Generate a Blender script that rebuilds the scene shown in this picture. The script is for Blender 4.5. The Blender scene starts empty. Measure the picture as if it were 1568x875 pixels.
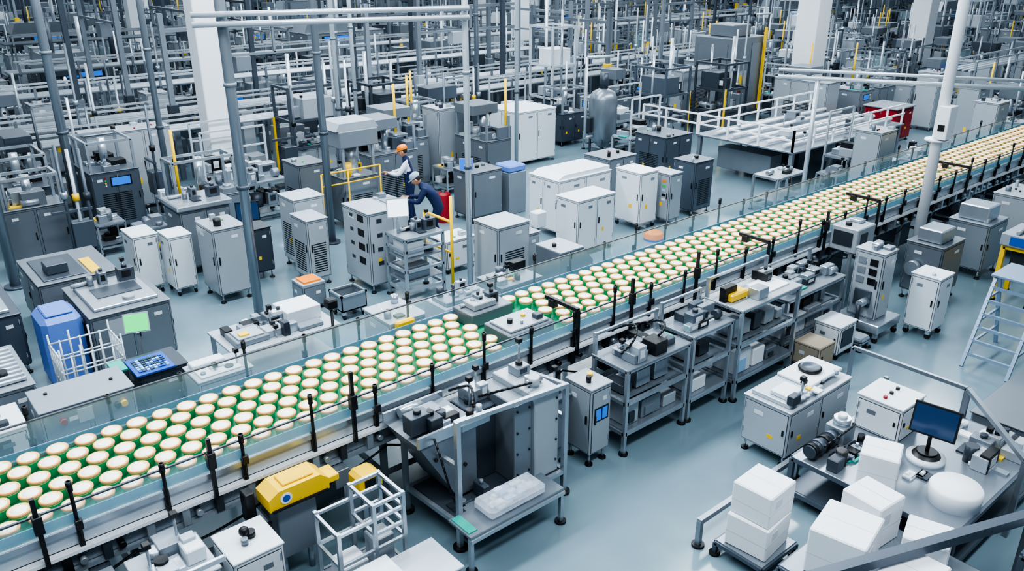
import bpy, math, random
from mathutils import Vector, Matrix
pi=math.pi
# ------------------------------------------------------------------ materials
MATS={}
def mat(name,col,rough=.45,metal=0,var=.0,noise=0,nscale=8,emit=0,alpha=1,trans=0,spec=None,bump=0):
    m=bpy.data.materials.new(name);m.use_nodes=True;nt=m.node_tree;n=nt.nodes;l=nt.links
    p=n["Principled BSDF"]
    p.inputs["Base Color"].default_value=(*col,1);p.inputs["Roughness"].default_value=rough;p.inputs["Metallic"].default_value=metal
    if emit:
        p.inputs["Emission Color"].default_value=(*col,1);p.inputs["Emission Strength"].default_value=emit
    if trans: p.inputs["Transmission Weight"].default_value=trans
    p.inputs["Alpha"].default_value=alpha
    if noise or var:
        tc=n.new("ShaderNodeTexCoord");nz=n.new("ShaderNodeTexNoise");nz.inputs["Scale"].default_value=nscale;nz.inputs["Detail"].default_value=3
        mp=n.new("ShaderNodeMapping");mp.inputs["Scale"].default_value=(1,1,.12 if metal>=.5 else .6)
        l.new(tc.outputs["Object"],mp.inputs[0]);l.new(mp.outputs[0],nz.inputs["Vector"])
        oi=n.new("ShaderNodeObjectInfo")
        mr=n.new("ShaderNodeMapRange");mr.inputs[3].default_value=1-noise;mr.inputs[4].default_value=1+noise
        l.new(nz.outputs["Fac"],mr.inputs[0])
        mr2=n.new("ShaderNodeMapRange");mr2.inputs[3].default_value=1-var;mr2.inputs[4].default_value=1+var
        l.new(oi.outputs["Random"],mr2.inputs[0])
        mu=n.new("ShaderNodeMath");mu.operation='MULTIPLY';l.new(mr.outputs[0],mu.inputs[0]);l.new(mr2.outputs[0],mu.inputs[1])
        vm=n.new("ShaderNodeVectorMath");vm.operation='SCALE';vm.inputs[0].default_value=col;l.new(mu.outputs[0],vm.inputs["Scale"])
        l.new(vm.outputs[0],p.inputs["Base Color"])
        r=n.new("ShaderNodeMapRange");r.inputs[3].default_value=max(.05,rough-.03);r.inputs[4].default_value=rough+.04;l.new(nz.outputs["Fac"],r.inputs[0]);l.new(r.outputs[0],p.inputs["Roughness"])
    MATS[name]=m;return m
mat("white",(.64,.68,.72),.36,0,.06,.03,3)
mat("offwhite",(.39,.43,.47),.36,.2,.16,.04,4)
mat("gray",(.22,.25,.285),.36,.35,.25,.05,4)
mat("steel",(.44,.49,.54),.26,.65,.12,.05,6)
mat("midsteel",(.255,.29,.33),.3,.55,.15,.05,6)
mat("dark",(.046,.056,.072),.4,.25,.25,.05)
mat("slate",(.092,.112,.14),.36,.4,.3,.05)
mat("black",(.009,.010,.012),.4)
mat("rubber",(.015,.016,.018),.7)
mat("pipe",(.53,.58,.63),.28,.3,.15)
mat("yellow",(.88,.55,.02),.4,0,0,.03)
mat("orange",(.85,.24,.02),.45)
mat("red",(.30,.012,.02),.4)
mat("green",(.05,.5,.12),.4)
mat("teal",(.02,.36,.28),.4)
mat("blue",(.02,.09,.38),.4)
mat("bluecover",(.11,.21,.55),.45,0,0,.05)
mat("lightblue",(.28,.48,.70),.35)
mat("ladderblue",(.26,.35,.46),.35,.4)
mat("cardboard",(.38,.32,.24),.8,0,0,.05)
mat("paper",(.78,.80,.83),.75)
mat("beltgreen",(.012,.24,.12),.4,0,0,.1,30)
mat("cupcream",(.86,.72,.40),.4,0,0,.04,20)
mat("cupwhite",(.88,.86,.77),.35)
mat("cuptan",(.82,.36,.12),.4)
mat("cupgreen",(.03,.42,.18),.35)
mat("screen",(.02,.05,.12),.1)
mat("screenblue",(.03,.16,.6),.2,emit=.4)
mat("screengreen",(.05,.75,.2),.2,emit=.5)
mat("screenwhite",(.85,.92,1),.2,emit=.6)
mat("glass",(.52,.74,.80),.05,0,alpha=.18)
mat("glassblue",(.22,.42,.60),.15,0,alpha=.6)
mat("plastic",(.75,.80,.9),.15,0,0,.3,25,alpha=.45)
mat("navy",(.008,.018,.07),.8,0,0,.15,20)
mat("shirt",(.66,.70,.78),.8)
mat("skin",(.58,.30,.19),.5)
mat("lip",(.45,.16,.13),.5)
mat("hair",(.03,.02,.015),.6)
mat("capblue",(.33,.42,.53),.6)
m=bpy.data.materials.new("floor_epoxy");m.use_nodes=True;nt=m.node_tree;n=nt.nodes;l=nt.links;p=n["Principled BSDF"]
tc=n.new("ShaderNodeTexCoord");nz=n.new("ShaderNodeTexNoise");nz.inputs["Scale"].default_value=.6;nz.inputs["Detail"].default_value=8
l.new(tc.outputs["Object"],nz.inputs["Vector"]);cr=n.new("ShaderNodeValToRGB")
cr.color_ramp.elements[0].position=.3;cr.color_ramp.elements[0].color=(.155,.225,.265,1);cr.color_ramp.elements[1].position=.7;cr.color_ramp.elements[1].color=(.19,.27,.31,1)
l.new(nz.outputs["Fac"],cr.inputs[0]);l.new(cr.outputs[0],p.inputs["Base Color"])
nz2=n.new("ShaderNodeTexNoise");nz2.inputs["Scale"].default_value=3;l.new(tc.outputs["Object"],nz2.inputs["Vector"])
r=n.new("ShaderNodeMapRange");r.inputs[3].default_value=.10;r.inputs[4].default_value=.24;l.new(nz2.outputs["Fac"],r.inputs[0]);l.new(r.outputs[0],p.inputs["Roughness"])
MATS["floor"]=m
mat("wall",(.13,.155,.19),.7,0,0,.1,1)
# ------------------------------------------------------------------ builder
OCC=[]
NOREG=("floor","wall_","overhead","support_pole_x","safety","sensor_arm")
class B:
    def __init__(s): s.V=[];s.F=[];s.M=[];s.S=[];s.mats=[];s.o=(0,0,0)
    def mi(s,m):
        if m not in s.mats: s.mats.append(m)
        return s.mats.index(m)
    def face(s,idx,mi,sm=False,c=None):
        if c is not None:
            a,b,d=(Vector(s.V[i]) for i in idx[:3]);nn=(b-a).cross(d-a)
            fc=sum((Vector(s.V[i]) for i in idx),Vector())/len(idx)
            if nn.dot(fc-c)<0: idx=idx[::-1]
        s.F.append(tuple(idx));s.M.append(mi);s.S.append(sm)
    def v(s,x,y,z):
        s.V.append((x+s.o[0],y+s.o[1],z+s.o[2]));return len(s.V)-1
    def box(s,x0,y0,z0,x1,y1,z1,m,b=.008):
        if x0>x1:x0,x1=x1,x0
        if y0>y1:y0,y1=y1,y0
        if z0>z1:z0,z1=z1,z0
        mi=s.mi(m);C=Vector(((x0+x1)/2+s.o[0],(y0+y1)/2+s.o[1],(z0+z1)/2+s.o[2]))
        if min(x1-x0,y1-y0,z1-z0)<2.2*b: b=0
        X=(x0,x1);Y=(y0,y1);Z=(z0,z1)
        if b==0:
            q={(i,j,k):s.v(X[i],Y[j],Z[k]) for i in(0,1) for j in(0,1) for k in(0,1)}
            for a in range(3):
                for t in(0,1):
                    cs=[]
                    for (u,w) in ((0,0),(1,0),(1,1),(0,1)):
                        e=[0,0,0];e[a]=t;e[(a+1)%3]=u;e[(a+2)%3]=w;cs.append(q[tuple(e)])
                    s.face(cs,mi,False,C)
            return
        q={}
        for i in(0,1):
            for j in(0,1):
                for k in(0,1):
                    for a in range(3):
                        P=[X[i],Y[j],Z[k]];I=(i,j,k)
                        for c in range(3):
                            if c!=a: P[c]+= b if I[c]==0 else -b
                        q[(i,j,k,a)]=s.v(*P)
        for a in range(3):
            for t in(0,1):
                cs=[]
                for (u,w) in ((0,0),(1,0),(1,1),(0,1)):
                    e=[0,0,0];e[a]=t;e[(a+1)%3]=u;e[(a+2)%3]=w;cs.append(q[(*e,a)])
                s.face(cs,mi,False,C)
            a1,a2=(a+1)%3,(a+2)%3
            for u in(0,1):
                for w in(0,1):
                    e0=[0,0,0];e0[a1]=u;e0[a2]=w;e1=list(e0);e1[a]=1
                    s.face([q[(*e0,a1)],q[(*e1,a1)],q[(*e1,a2)],q[(*e0,a2)]],mi,False,C)
        for i in(0,1):
            for j in(0,1):
                for k in(0,1): s.face([q[(i,j,k,0)],q[(i,j,k,1)],q[(i,j,k,2)]],mi,False,C)
    def prism(s,pts,y0,y1,m,axis='y'):
        mi=s.mi(m)
        f=(lambda p,t:(p[0],t,p[1])) if axis=='y' else (lambda p,t:(t,p[0],p[1]))
        A=[s.v(*f(p,y0)) for p in pts];Bq=[s.v(*f(p,y1)) for p in pts]
        C=sum((Vector(s.V[i]) for i in A+Bq),Vector())/(2*len(A))
        s.face(A,mi,False,C);s.face(Bq,mi,False,C)
        for i in range(len(A)):
            j=(i+1)%len(A);s.face([A[i],A[j],Bq[j],Bq[i]],mi,False,C)
    def cyl(s,p,q,r,m,n=12,r2=None,caps=True):
        if r2 is None:r2=r
        p=Vector(p);q=Vector(q);d=(q-p).normalized();up=Vector((0,0,1))
        if abs(d.z)>.95: a=Vector((1,0,0));a=(a-d*a.dot(d)).normalized();bb=d.cross(a)
        else: a=d.cross(up).normalized();bb=a.cross(d)
        ph=pi/4 if n==4 else 0;mi=s.mi(m)
        ri=[];rj=[]
        for i in range(n):
            t=2*pi*i/n+ph;o=a*math.cos(t)+bb*math.sin(t)
            ri.append(s.v(*(p+o*r)));rj.append(s.v(*(q+o*r2)))
        C=(p+q)/2+Vector(s.o)
        for i in range(n):
            j=(i+1)%n;s.face([ri[i],ri[j],rj[j],rj[i]],mi,n>6,C)
        if caps: s.face(ri,mi,False,C);s.face(rj,mi,False,C)
    def bar(s,p,q,w,m): s.cyl(p,q,w*.707,m,4)
    def path(s,pts,r,m,n=8):
        for a,b in zip(pts,pts[1:]): s.cyl(a,b,r,m,n)
    def hose(s,pts,r,m,n=8):
        P=[Vector(p) for p in pts];out=[]
        for i in range(len(P)-1):
            p0=P[max(0,i-1)];p1=P[i];p2=P[i+1];p3=P[min(len(P)-1,i+2)]
            for k in range(5):
                t=k/5;out.append(.5*((2*p1)+(p2-p0)*t+(2*p0-5*p1+4*p2-p3)*t*t+(3*p1-p0-3*p2+p3)*t**3))
        out.append(P[-1]);s.path(out,r,m,n)
    def lathe(s,cx,cy,z,prof,n=20):
        rings=[]
        for (r,h,m) in prof:
            if r==0: rings.append([s.v(cx,cy,z+h)])
            else: rings.append([s.v(cx+r*math.cos(2*pi*i/n),cy+r*math.sin(2*pi*i/n),z+h) for i in range(n)])
        for k in range(len(prof)-1):
            A,Bq=rings[k],rings[k+1];mi=s.mi(prof[k+1][2])
            for i in range(n):
                j=(i+1)%n
                if len(A)==1: s.face([A[0],Bq[j],Bq[i]],mi,True)
                elif len(Bq)==1: s.face([A[i],A[j],Bq[0]],mi,True)
                else: s.face([A[i],A[j],Bq[j],Bq[i]],mi,True)
    def sphere(s,c,r,m,n=12,sc=(1,1,1)):
        mi=s.mi(m);k=n//2;rings=[]
        for a in range(k+1):
            t=-pi/2+pi*a/k
            if a in(0,k): rings.append([s.v(c[0],c[1],c[2]+r*sc[2]*math.sin(t))])
            else: rings.append([s.v(c[0]+r*sc[0]*math.cos(t)*math.cos(2*pi*i/n),c[1]+r*sc[1]*math.cos(t)*math.sin(2*pi*i/n),c[2]+r*sc[2]*math.sin(t)) for i in range(n)])
        for a in range(k):
            A,Bq=rings[a],rings[a+1]
            for i in range(n):
                j=(i+1)%n
                if len(A)==1: s.face([A[0],Bq[j],Bq[i]],mi,True)
                elif len(Bq)==1: s.face([A[i],A[j],Bq[0]],mi,True)
                else: s.face([A[i],A[j],Bq[j],Bq[i]],mi,True)
    def mesh(s,name):
        me=bpy.data.meshes.new(name);me.from_pydata(s.V,[],s.F)
        for m in s.mats: me.materials.append(MATS[m])
        me.polygons.foreach_set("material_index",s.M);me.polygons.foreach_set("use_smooth",s.S);me.update();return me
    def build(s,name,loc=(0,0,0),rz=0):
        if not name.startswith(NOREG):
            xs=[v[0] for v in s.V];ys=[v[1] for v in s.V]
            if rz and abs(rz)>1.2: xs,ys=[-y for y in ys],xs
            OCC.append((min(xs)+loc[0],min(ys)+loc[1],max(xs)+loc[0],max(ys)+loc[1]))
        return place(s.mesh(name),name,loc,rz)
def place(me,name,loc=(0,0,0),rz=0,parent=None,sc=None):
    o=bpy.data.objects.new(name,me);bpy.context.collection.objects.link(o);o.location=loc;o.rotation_euler=(0,0,rz)
    if sc:o.scale=sc
    if parent:o.parent=parent
    return o
# ------------------------------------------------------------------ detail vocab
def feet(b,x0,y0,x1,y1,z,kind,i=.05):
    for x in(x0+i,x1-i):
        for y in(y0+i,y1-i):
            if kind=='caster':
                b.cyl((x-.012,y,.045),(x+.018,y,.045),.045,"rubber",12);b.box(x-.03,y-.03,.08,x+.03,y+.03,z,"steel",0)
            else:
                b.cyl((x,y,0),(x,y,.025),.045,"black",12);b.cyl((x,y,.02),(x,y,z),.015,"steel",8)
def fx(b,side,E,u0,z0,u1,z1,m,t=.008):
    x0,y0,x1,y1=E
    if side=='S': b.box(x0+u0,y0-t,z0,x0+u1,y0+.002,z1,m,0)
    if side=='W': b.box(x0-t,y0+u0,z0,x0+.002,y0+u1,z1,m,0)
    if side=='N': b.box(x0+u0,y1-.002,z0,x0+u1,y1+t,z1,m,0)
    if side=='E': b.box(x1-.002,y0+u0,z0,x1+t,y0+u1,z1,m,0)
def cabinet(b,x0,y0,x1,y1,h,m="white",z0=.13,foot='leg',seed=0,vent='',ctl='',lid=True,top=0):
    R=random.Random(seed);E=(x0,y0,x1,y1);lx=x1-x0;ly=y1-y0
    b.box(x0,y0,z0,x1,y1,h,m,.012)
    if foot: feet(b,x0,y0,x1,y1,z0,foot)
    if lid: b.box(x0-.012,y0-.012,h,x1+.012,y1+.012,h+.022,m,.006)
    for sd,L in(('S',lx),('W',ly),('N',lx),('E',ly)):
        nd=max(1,round(L/.6));dw=L/nd
        for k in range(nd):
            fx(b,sd,E,k*dw+.018,z0+.022,(k+1)*dw-.018,h-.032,"dark",.003)
            fx(b,sd,E,k*dw+.025,z0+.03,(k+1)*dw-.025,h-.04,m,.008)
            fx(b,sd,E,k*dw+.05,z0+(h-z0)*.48,k*dw+.07,z0+(h-z0)*.6,"black",.022)
            if R.random()<.8: fx(b,sd,E,k*dw+dw*.55,h-.17,k*dw+dw*.75,h-.12,"gray" if m=="white" else "white",.011)
            if R.random()<.3: fx(b,sd,E,k*dw+dw*.3,z0+(h-z0)*.3,k*dw+dw*.42,z0+(h-z0)*.38,"yellow",.010)
            for z in(z0+.12,h-.14): fx(b,sd,E,(k+1)*dw-.04,z,(k+1)*dw-.028,z+.07,"steel",.014)
        if sd in vent:
            zz=z0+.12
            while zz<z0+(h-z0)*.62:
                fx(b,sd,E,L*.22,zz,L*.82,zz+.018,"black",.011);zz+=.042
        if sd in ctl:
            fx(b,sd,E,L*.18,h-.30,L*.62,h-.10,"black",.012);fx(b,sd,E,L*.21,h-.28,L*.59,h-.12,"screenblue",.015)
            for k,c in enumerate(("red","green","yellow","white")):
                fx(b,sd,E,L*.7,h-.12-k*.055,L*.7+.028,h-.092-k*.055,c,.02)
    for k in range(top):
        a=R.uniform(x0+.08,x1-.1);c=R.uniform(y0+.08,y1-.1);w=R.uniform(.03,.09)
        q=R.random();zz=h+.02
        if q<.4: b.box(a-w,c-w*.8,zz,a+w,c+w*.8,zz+R.uniform(.03,.12),R.choice(("gray","steel","dark","offwhite")))
        elif q<.7: b.cyl((a,c,zz),(a,c,zz+R.uniform(.04,.14)),w*.7,R.choice(("steel","black","gray")),14)
        else: b.cyl((a,c,zz),(a,c,zz+.03),.02,R.choice(("red","black","green")),12)
PAL=("white","gray","steel","dark","offwhite","slate","offwhite","black","midsteel","steel")
def clutter(b,x0,y0,x1,y1,z,n,seed,pal=PAL,s=1):
    R=random.Random(seed)
    for k in range(n):
        a=R.uniform(x0,x1);c=R.uniform(y0,y1);w=R.uniform(.04,.13)*s;d=R.uniform(.04,.12)*s;h=R.uniform(.04,.2)*s;m=R.choice(pal);q=R.random()
        if q<.5:
            b.box(a-w,c-d,z,a+w,c+d,z+h,m,.006)
            if R.random()<.5:b.box(a-w*.6,c-d-.004,z+h*.3,a+w*.5,c-d+.002,z+h*.8,R.choice(("black","dark","white")),0)
            if R.random()<.3:b.cyl((a,c,z+h),(a,c,z+h+.04),min(w,d)*.5,R.choice(("steel","black","dark")),12)
        elif q<.68: b.cyl((a,c,z),(a,c,z+h),w*.6,m,14)
        elif q<.8: b.cyl((a-w,c,z+d*.5),(a+w,c,z+d*.5),d*.5,m,14)
        elif q<.9:
            b.cyl((a,c,z),(a,c,z+h*1.8),.012,"steel",8);b.box(a-.03,c-.03,z+h*1.8,a+.03,c+.03,z+h*1.8+.05,"black",.004)
        else: b.box(a-w,c-d,z,a+w,c+d,z+.02,R.choice(("paper","teal","yellow","white","steel","dark")),0)
def frame(b,x0,y0,x1,y1,h,w=.04,m="steel",shelves=(),rails=(.15,),foot=True,sm="offwhite"):
    for x in(x0,x1):
        for y in(y0,y1):
            b.bar((x,y,.03 if foot else 0),(x,y,h),w,m)
            if foot:b.cyl((x,y,0),(x,y,.03),.055,"black",12)
    for z in list(rails)+[h]:
        b.bar((x0,y0,z),(x1,y0,z),w,m);b.bar((x0,y1,z),(x1,y1,z),w,m);b.bar((x0,y0,z),(x0,y1,z),w,m);b.bar((x1,y0,z),(x1,y1,z),w,m)
    for z in shelves: b.box(x0,y0,z,x1,y1,z+.02,sm,0)
def monitor(b,x,y,z,w,h,face=(-1,-.6),scr="screen",m="black",tilt=.15):
    f=Vector((face[0],face[1],0)).normalized();s=Vector((-f.y,f.x,0));u=Vector((f.x*tilt*-1,f.y*tilt*-1,1)).normalized();nrm=s.cross(u);
    if nrm.dot(f)<0:nrm=-nrm
    c=Vector((x,y,z));
    def slab(ww,hh,d0,d1,mm):
        ids=[]
        for d in(d0,d1):
            for (a,e) in((-1,-1),(1,-1),(1,1),(-1,1)):
                P=c+s*a*ww/2+u*e*hh/2+nrm*d;ids.append(b.v(*P))
        mi=b.mi(mm);C=c+nrm*(d0+d1)/2+Vector(b.o)
        b.face(ids[:4],mi,False,C);b.face(ids[4:],mi,False,C)
        for i in range(4):
            j=(i+1)%4;b.face([ids[i],ids[j],ids[4+j],ids[4+i]],mi,False,C)
    slab(w,h,-.02,.015,m);slab(w*.92,h*.88,.015,.019,scr)
# ------------------------------------------------------------------ room
b=B();b.box(-10,-6,-.2,92,84,0,"floor",0);b.build("floor")
b=B();b.box(-10,84,0,92,84.3,9,"wall",0)
for x in range(-8,90,6): b.box(x,83.9,3.0,x+4,84.0,5.5,"screenwhite",0)
b.build("wall_north")
b=B();b.box(92,-6,0,92.3,84,9,"wall",0)
for y in range(-4,80,6): b.box(91.9,y,3.0,92,y+4,5.5,"screenwhite",0)
b.build("wall_east")
b=B();b.box(-10.3,-6,0,-10,84,9,"wall",0);b.build("wall_west")
b=B();b.box(-10,-6.3,0,92,-6,9,"wall",0);b.build("wall_south")
# ------------------------------------------------------------------ main conveyor
XA,XB=-1.6,24.0;YF,YB=6.38,7.64;ZB=1.2
b=B()
b.box(XA,YF+.02,ZB-.03,XB,YB-.02,ZB-.002,"beltgreen",0)
b.box(XA,YF-.03,ZB-.16,XB,YF,ZB+.03,"pipe",.006)
b.box(XA,YB,ZB-.16,XB,YB+.03,ZB+.03,"pipe",.006)
b.box(XA,YF-.012,ZB-.42,XB,YF+.01,ZB-.17,"midsteel",.004)
b.box(XA,YB-.01,ZB-.42,XB,YB+.012,ZB-.17,"midsteel",.004)
b.box(XA,YF-.10,ZB-.20,XB,YF-.03,ZB-.16,"paper",.004)
b.box(XA,YF+.1,.72,XB,YB-.1,.80,"dark",0)
b.box(XA,YF-.06,.80,XB,YF-.02,.84,"steel",0)
b.box(XA,YF+.0,ZB+.03,XB,YF+.012,ZB+.12,"glassblue",0)
b.box(XA,YB-.012,ZB+.03,XB,YB,ZB+.12,"glassblue",0)
x=XA+.3;k=0;R=random.Random(3)
while x<XB:
    for y in(YF+.06,YB-.06):
        b.bar((x,y,.03),(x,y,ZB-.1),.06,"midsteel");b.cyl((x,y,0),(x,y,.03),.06,"black",12)
    b.bar((x,YF+.06,.35),(x,YB-.06,.35),.045,"midsteel");b.bar((x,YF+.06,.7),(x,YB-.06,.7),.045,"midsteel")
    if k%2==0:
        b.bar((x,YF+.06,.35),(x+1.25,YF+.06,.35),.045,"midsteel")
        b.cyl((x+.4,7.0,.55),(x+.85,7.0,.55),.12,"midsteel",16);b.box(x+.85,6.85,.42,x+1.05,7.15,.68,"dark")
    else:
        b.box(x+.3,6.6,.15,x+.85,7.3,.6,R.choice(("slate","gray","dark")),.01)
    for t in range(4):
        a=x+.1+t*.3;b.box(a,YF-.08,ZB-.38,a+.07,YF-.01,ZB-.2,R.choice(("black","steel","dark")),.004)
        if R.random()<.7:b.cyl((a+.15,YF-.02,ZB-.3),(a+.15,YF-.09,ZB-.3),.03,R.choice(("black","steel")),10)
    if R.random()<.6:
        a=x+R.uniform(.2,.9);b.box(a,YF-.16,ZB-.62,a+.16,YF-.01,ZB-.42,R.choice(("slate","gray","black")),.006)
    b.hose([(x,YF-.03,ZB-.45),(x+.4,YF-.06,ZB-.58),(x+.9,YF-.05,ZB-.54),(x+1.25,YF-.03,ZB-.45)],.012,"black",6)
    x+=1.25;k+=1
b.build("conveyor_belt")
for (nm,y,dy,hg,seed) in(("glass_guard",YF-.05,-1,.24,1),("glass_guard",YB+.14,1,.30,2)):
    b=B();R=random.Random(seed)
    b.box(XA,y-.004,ZB+.03,XB,y+.004,ZB+hg,"glass",0)
    b.box(XA,y-.010,ZB+hg,XB,y+.010,ZB+hg+.014,"slate",0)
    b.box(XA,y-.012,ZB-.02,XB,y+.012,ZB+.035,"steel",0)
    x=XA+.35;k=0
    while x<XB-.1:
        hh=.32 if k%3 else .46
        b.box(x-.02,y-.03,ZB-.17,x+.02,y+.03,ZB+.05,"black",.004)
        b.cyl((x,y+dy*.022,ZB-.1),(x,y+dy*.022,ZB+hh),.016,"black",8)
        b.cyl((x,y+dy*.022,ZB+hh-.09),(x,y+dy*.022,ZB+hh),.025,"black",8)
        if k%2: b.box(x-.025,y+dy*.05-.02,ZB+.02,x+.03,y+dy*.05+.02,ZB+.11,"black",.004)
        x+=.69;k+=1
    b.build(nm)
b=B();P=.232
prof=[(.070,0,"cupgreen"),(.084,.088,"cupgreen"),(.086,.102,"cupcream"),(.091,.105,"cuptan"),(.093,.115,"cupcream"),(.090,.124,"cuptan"),(.078,.126,"cuptan"),(.072,.118,"cupcream"),(.060,.118,"cupcream"),(.056,.124,"cupwhite"),(.03,.126,"cupwhite"),(0,.126,"cupwhite")]
R=random.Random(5)
for r in range(6):
    y=6.515+r*.192
    x=XA+.12+(r%2)*P/2
    while x<XB-.1:
        if not(5.42<x<6.2 and y>7.2) and not(5.4<x<6.3 and y<7.1):
            b.lathe(x+R.uniform(-.006,.006),y+R.uniform(-.006,.006),ZB,prof,20)
        x+=P
b.build("yogurt_cup_rows")
def sensor_bridge(x,w,h,two=True):
    b=B()
    b.bar((x,YF-.12,ZB-.2),(x,YF-.12,ZB+h),.035,"black")
    if w>.1:
        b.bar((x,YF-.12,ZB+h),(x,YF+w,ZB+h),.045,"black")
        b.box(x-.04,YF+w*.6,ZB+h-.10,x+.04,YF+w*.6+.1,ZB+h,"black",.005)
    else: b.box(x-.035,YF-.16,ZB+h*.3,x+.035,YF-.09,ZB+h*.3+.16,"black",.005)
    b.build("sensor_arm")
for X,w,h in((6.35,.45,.34),(10.3,.4,.30),(13.6,.5,.30),(17.2,.5,.30),(3.3,.0,.58),(8.6,.0,.55),(.55,0,.45),(11.9,0,.45),(7.3,0,.5),(1.9,0,.42)):
    sensor_bridge(X,w if w else .05,h)
b=B();b.box(5.5,6.50,ZB,6.2,7.0,ZB+.17,"gray",.012);b.box(5.55,6.55,ZB+.17,6.15,6.95,ZB+.2,"offwhite",.006);b.cyl((5.7,6.75,ZB+.2),(5.7,6.75,ZB+.25),.035,"black");b.cyl((5.95,6.8,ZB+.2),(5.95,6.8,ZB+.23),.03,"yellow");b.cyl((5.8,6.65,ZB+.2),(5.8,6.65,ZB+.24),.02,"steel");b.box(6.0,6.6,ZB+.2,6.1,6.7,ZB+.26,"slate")
b.build("metal_detector_head")
b=B();b.box(5.5,7.22,ZB,6.15,7.62,ZB+.18,"gray",.01);b.box(5.6,7.3,ZB+.18,5.95,7.55,ZB+.26,"offwhite",.01);clutter(b,5.6,7.35,6.0,7.55,ZB+.18,6,3,s=.7);b.build("drive_unit")
b=B();b.box(5.6,7.9,.9,6.2,8.4,1.2,"offwhite",.01);b.box(5.65,7.95,1.2,6.1,8.3,1.26,"gray",.01);clutter(b,5.7,8.0,6.1,8.3,1.26,6,9,s=.7);feet(b,5.6,7.9,6.2,8.4,.9,'leg');b.build("drive_unit")
b=B();b.box(4.72,7.67,ZB+.03,4.98,7.75,ZB+.16,"yellow",.02);b.build("photo_sensor")
b=B()
b.box(11.95,5.75,1.05,12.5,6.2,1.45,"offwhite",.015);fx(b,'W',(11.95,5.75,12.5,6.2),.08,1.15,.4,1.38,"dark",.012);fx(b,'S',(11.95,5.75,12.5,6.2),.1,1.2,.3,1.36,"slate",.012);b.cyl((12.1,6.0,1.45),(12.1,6.0,1.5),.05,"black");b.box(12.3,5.9,1.45,12.45,6.1,1.5,"steel")
for xx in(12.0,12.45):b.bar((xx,5.85,0),(xx,5.85,1.05),.05,"steel")
b.build("inkjet_coder")
# ------------------------------------------------------------------ frames in front of the belt
b=B()
for (x,y,h) in((3.85,5.32,1.45),(5.25,5.32,1.35),(3.78,6.15,1.15),(5.25,6.15,1.15)):
    b.bar((x,y,.03),(x,y,h),.05,"steel");b.cyl((x,y,0),(x,y,.03),.075,"black",16)
for z in(.28,.95):
    if z<.5:b.bar((3.85,5.32,z),(5.25,5.32,z),.045,"steel")
    b.bar((5.25,5.32,z),(5.25,6.15,z),.045,"steel");b.bar((3.82,6.15,z),(5.25,6.15,z),.045,"steel");b.bar((3.85,5.32,z),(3.8,6.15,z),.045,"steel")
b.bar((3.85,5.32,1.43),(5.25,5.32,1.33),.045,"steel");b.bar((5.25,5.32,1.33),(5.25,6.2,1.2),.045,"steel")
b.box(3.85,5.35,.28,5.2,6.15,.30,"slate",0)
b.box(3.9,5.35,.1,4.6,5.9,.2,"slate",.01)
b.prism([(3.62,1.10),(4.30,1.16),(4.30,.35),(4.05,.35)],5.62,6.22,"gray")
for s_ in(0,1):
    b.cyl((3.8+.35*s_,5.6,.9-.2*s_),(3.8+.35*s_,5.615,.9-.2*s_),.02,"black",10)
b.box(3.60,5.60,1.10,4.32,5.63,1.22,"steel",0);b.box(3.60,6.21,1.10,4.32,6.24,1.22,"steel",0)
b.box(4.34,5.75,.3,4.66,6.1,1.15,"slate",.01);b.box(4.66,5.42,.3,4.86,6.05,1.25,"gray",.01);b.box(4.86,5.36,.3,5.20,6.05,1.32,"offwhite",.01);b.box(4.62,5.40,.35,4.86,5.42,1.27,"gray",0)
for z in(.45,.7,.95,1.2):
    b.cyl((4.66,5.40,z),(4.66,5.39,z),.012,"black",8);b.cyl((4.82,5.40,z),(4.82,5.39,z),.012,"black",8);b.cyl((5.16,5.36,z),(5.16,5.35,z),.012,"black",8)
b.box(3.7,4.95,.40,4.9,5.3,.43,"midsteel",.004);b.bar((3.7,4.95,.38),(4.9,4.95,.38),.04,"steel")
for x in(3.72,4.88):b.bar((x,4.97,.03),(x,4.97,.4),.04,"steel");b.cyl((x,4.97,0),(x,4.97,.03),.06,"black")
b.box(3.72,5.0,.43,3.82,5.28,.44,"teal",0)
clutter(b,3.75,5.75,4.2,6.15,1.15,9,11,("dark","black","steel","slate","gray"));clutter(b,4.4,5.8,4.66,6.0,1.15,6,13,("dark","black","steel"));clutter(b,3.95,5.45,4.3,5.6,.3,5,12);clutter(b,4.9,5.5,5.15,5.95,1.32,5,19)
b.box(3.95,5.38,1.25,4.3,5.53,1.33,"steel",.01);b.cyl((4.1,5.45,1.33),(4.1,5.45,1.43),.04,"black");b.cyl((4.25,5.5,1.33),(4.25,5.5,1.4),.03,"offwhite")
b.hose([(4.2,5.5,1.4),(4.1,5.4,1.5),(4.3,5.7,1.5),(4.4,6.2,1.2)],.014,"black")
b.hose([(4.55,5.9,1.2),(4.62,5.6,1.38),(4.9,5.5,1.4),(5.0,5.6,1.32)],.014,"black")
b.hose([(3.9,5.9,1.2),(3.75,5.5,1.1),(3.8,5.4,.7),(3.95,5.5,.35)],.012,"black")
b.build("case_packer")
b=B();R=random.Random(2)
for k in range(26):
    a=R.uniform(4.05,4.55);c=R.uniform(5.02,5.22);z=.45+R.uniform(0,.07);b.box(a,c,z,a+.09,c+.06,z+.04,R.choice(("paper","lightblue","white")),.008)
b.box(3.98,4.98,.435,4.70,5.29,.57,"plastic",.04);b.build("plastic_parts_bag")
b=B()
cabinet(b,5.78,5.45,6.10,5.85,1.0,"offwhite",.16,'leg',3);E=(5.78,5.45,6.10,5.85)
fx(b,'S',E,.05,.58,.27,.76,"black",.012);fx(b,'S',E,.07,.60,.15,.74,"screenblue",.016);fx(b,'S',E,.17,.60,.25,.74,"screenblue",.016)
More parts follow.
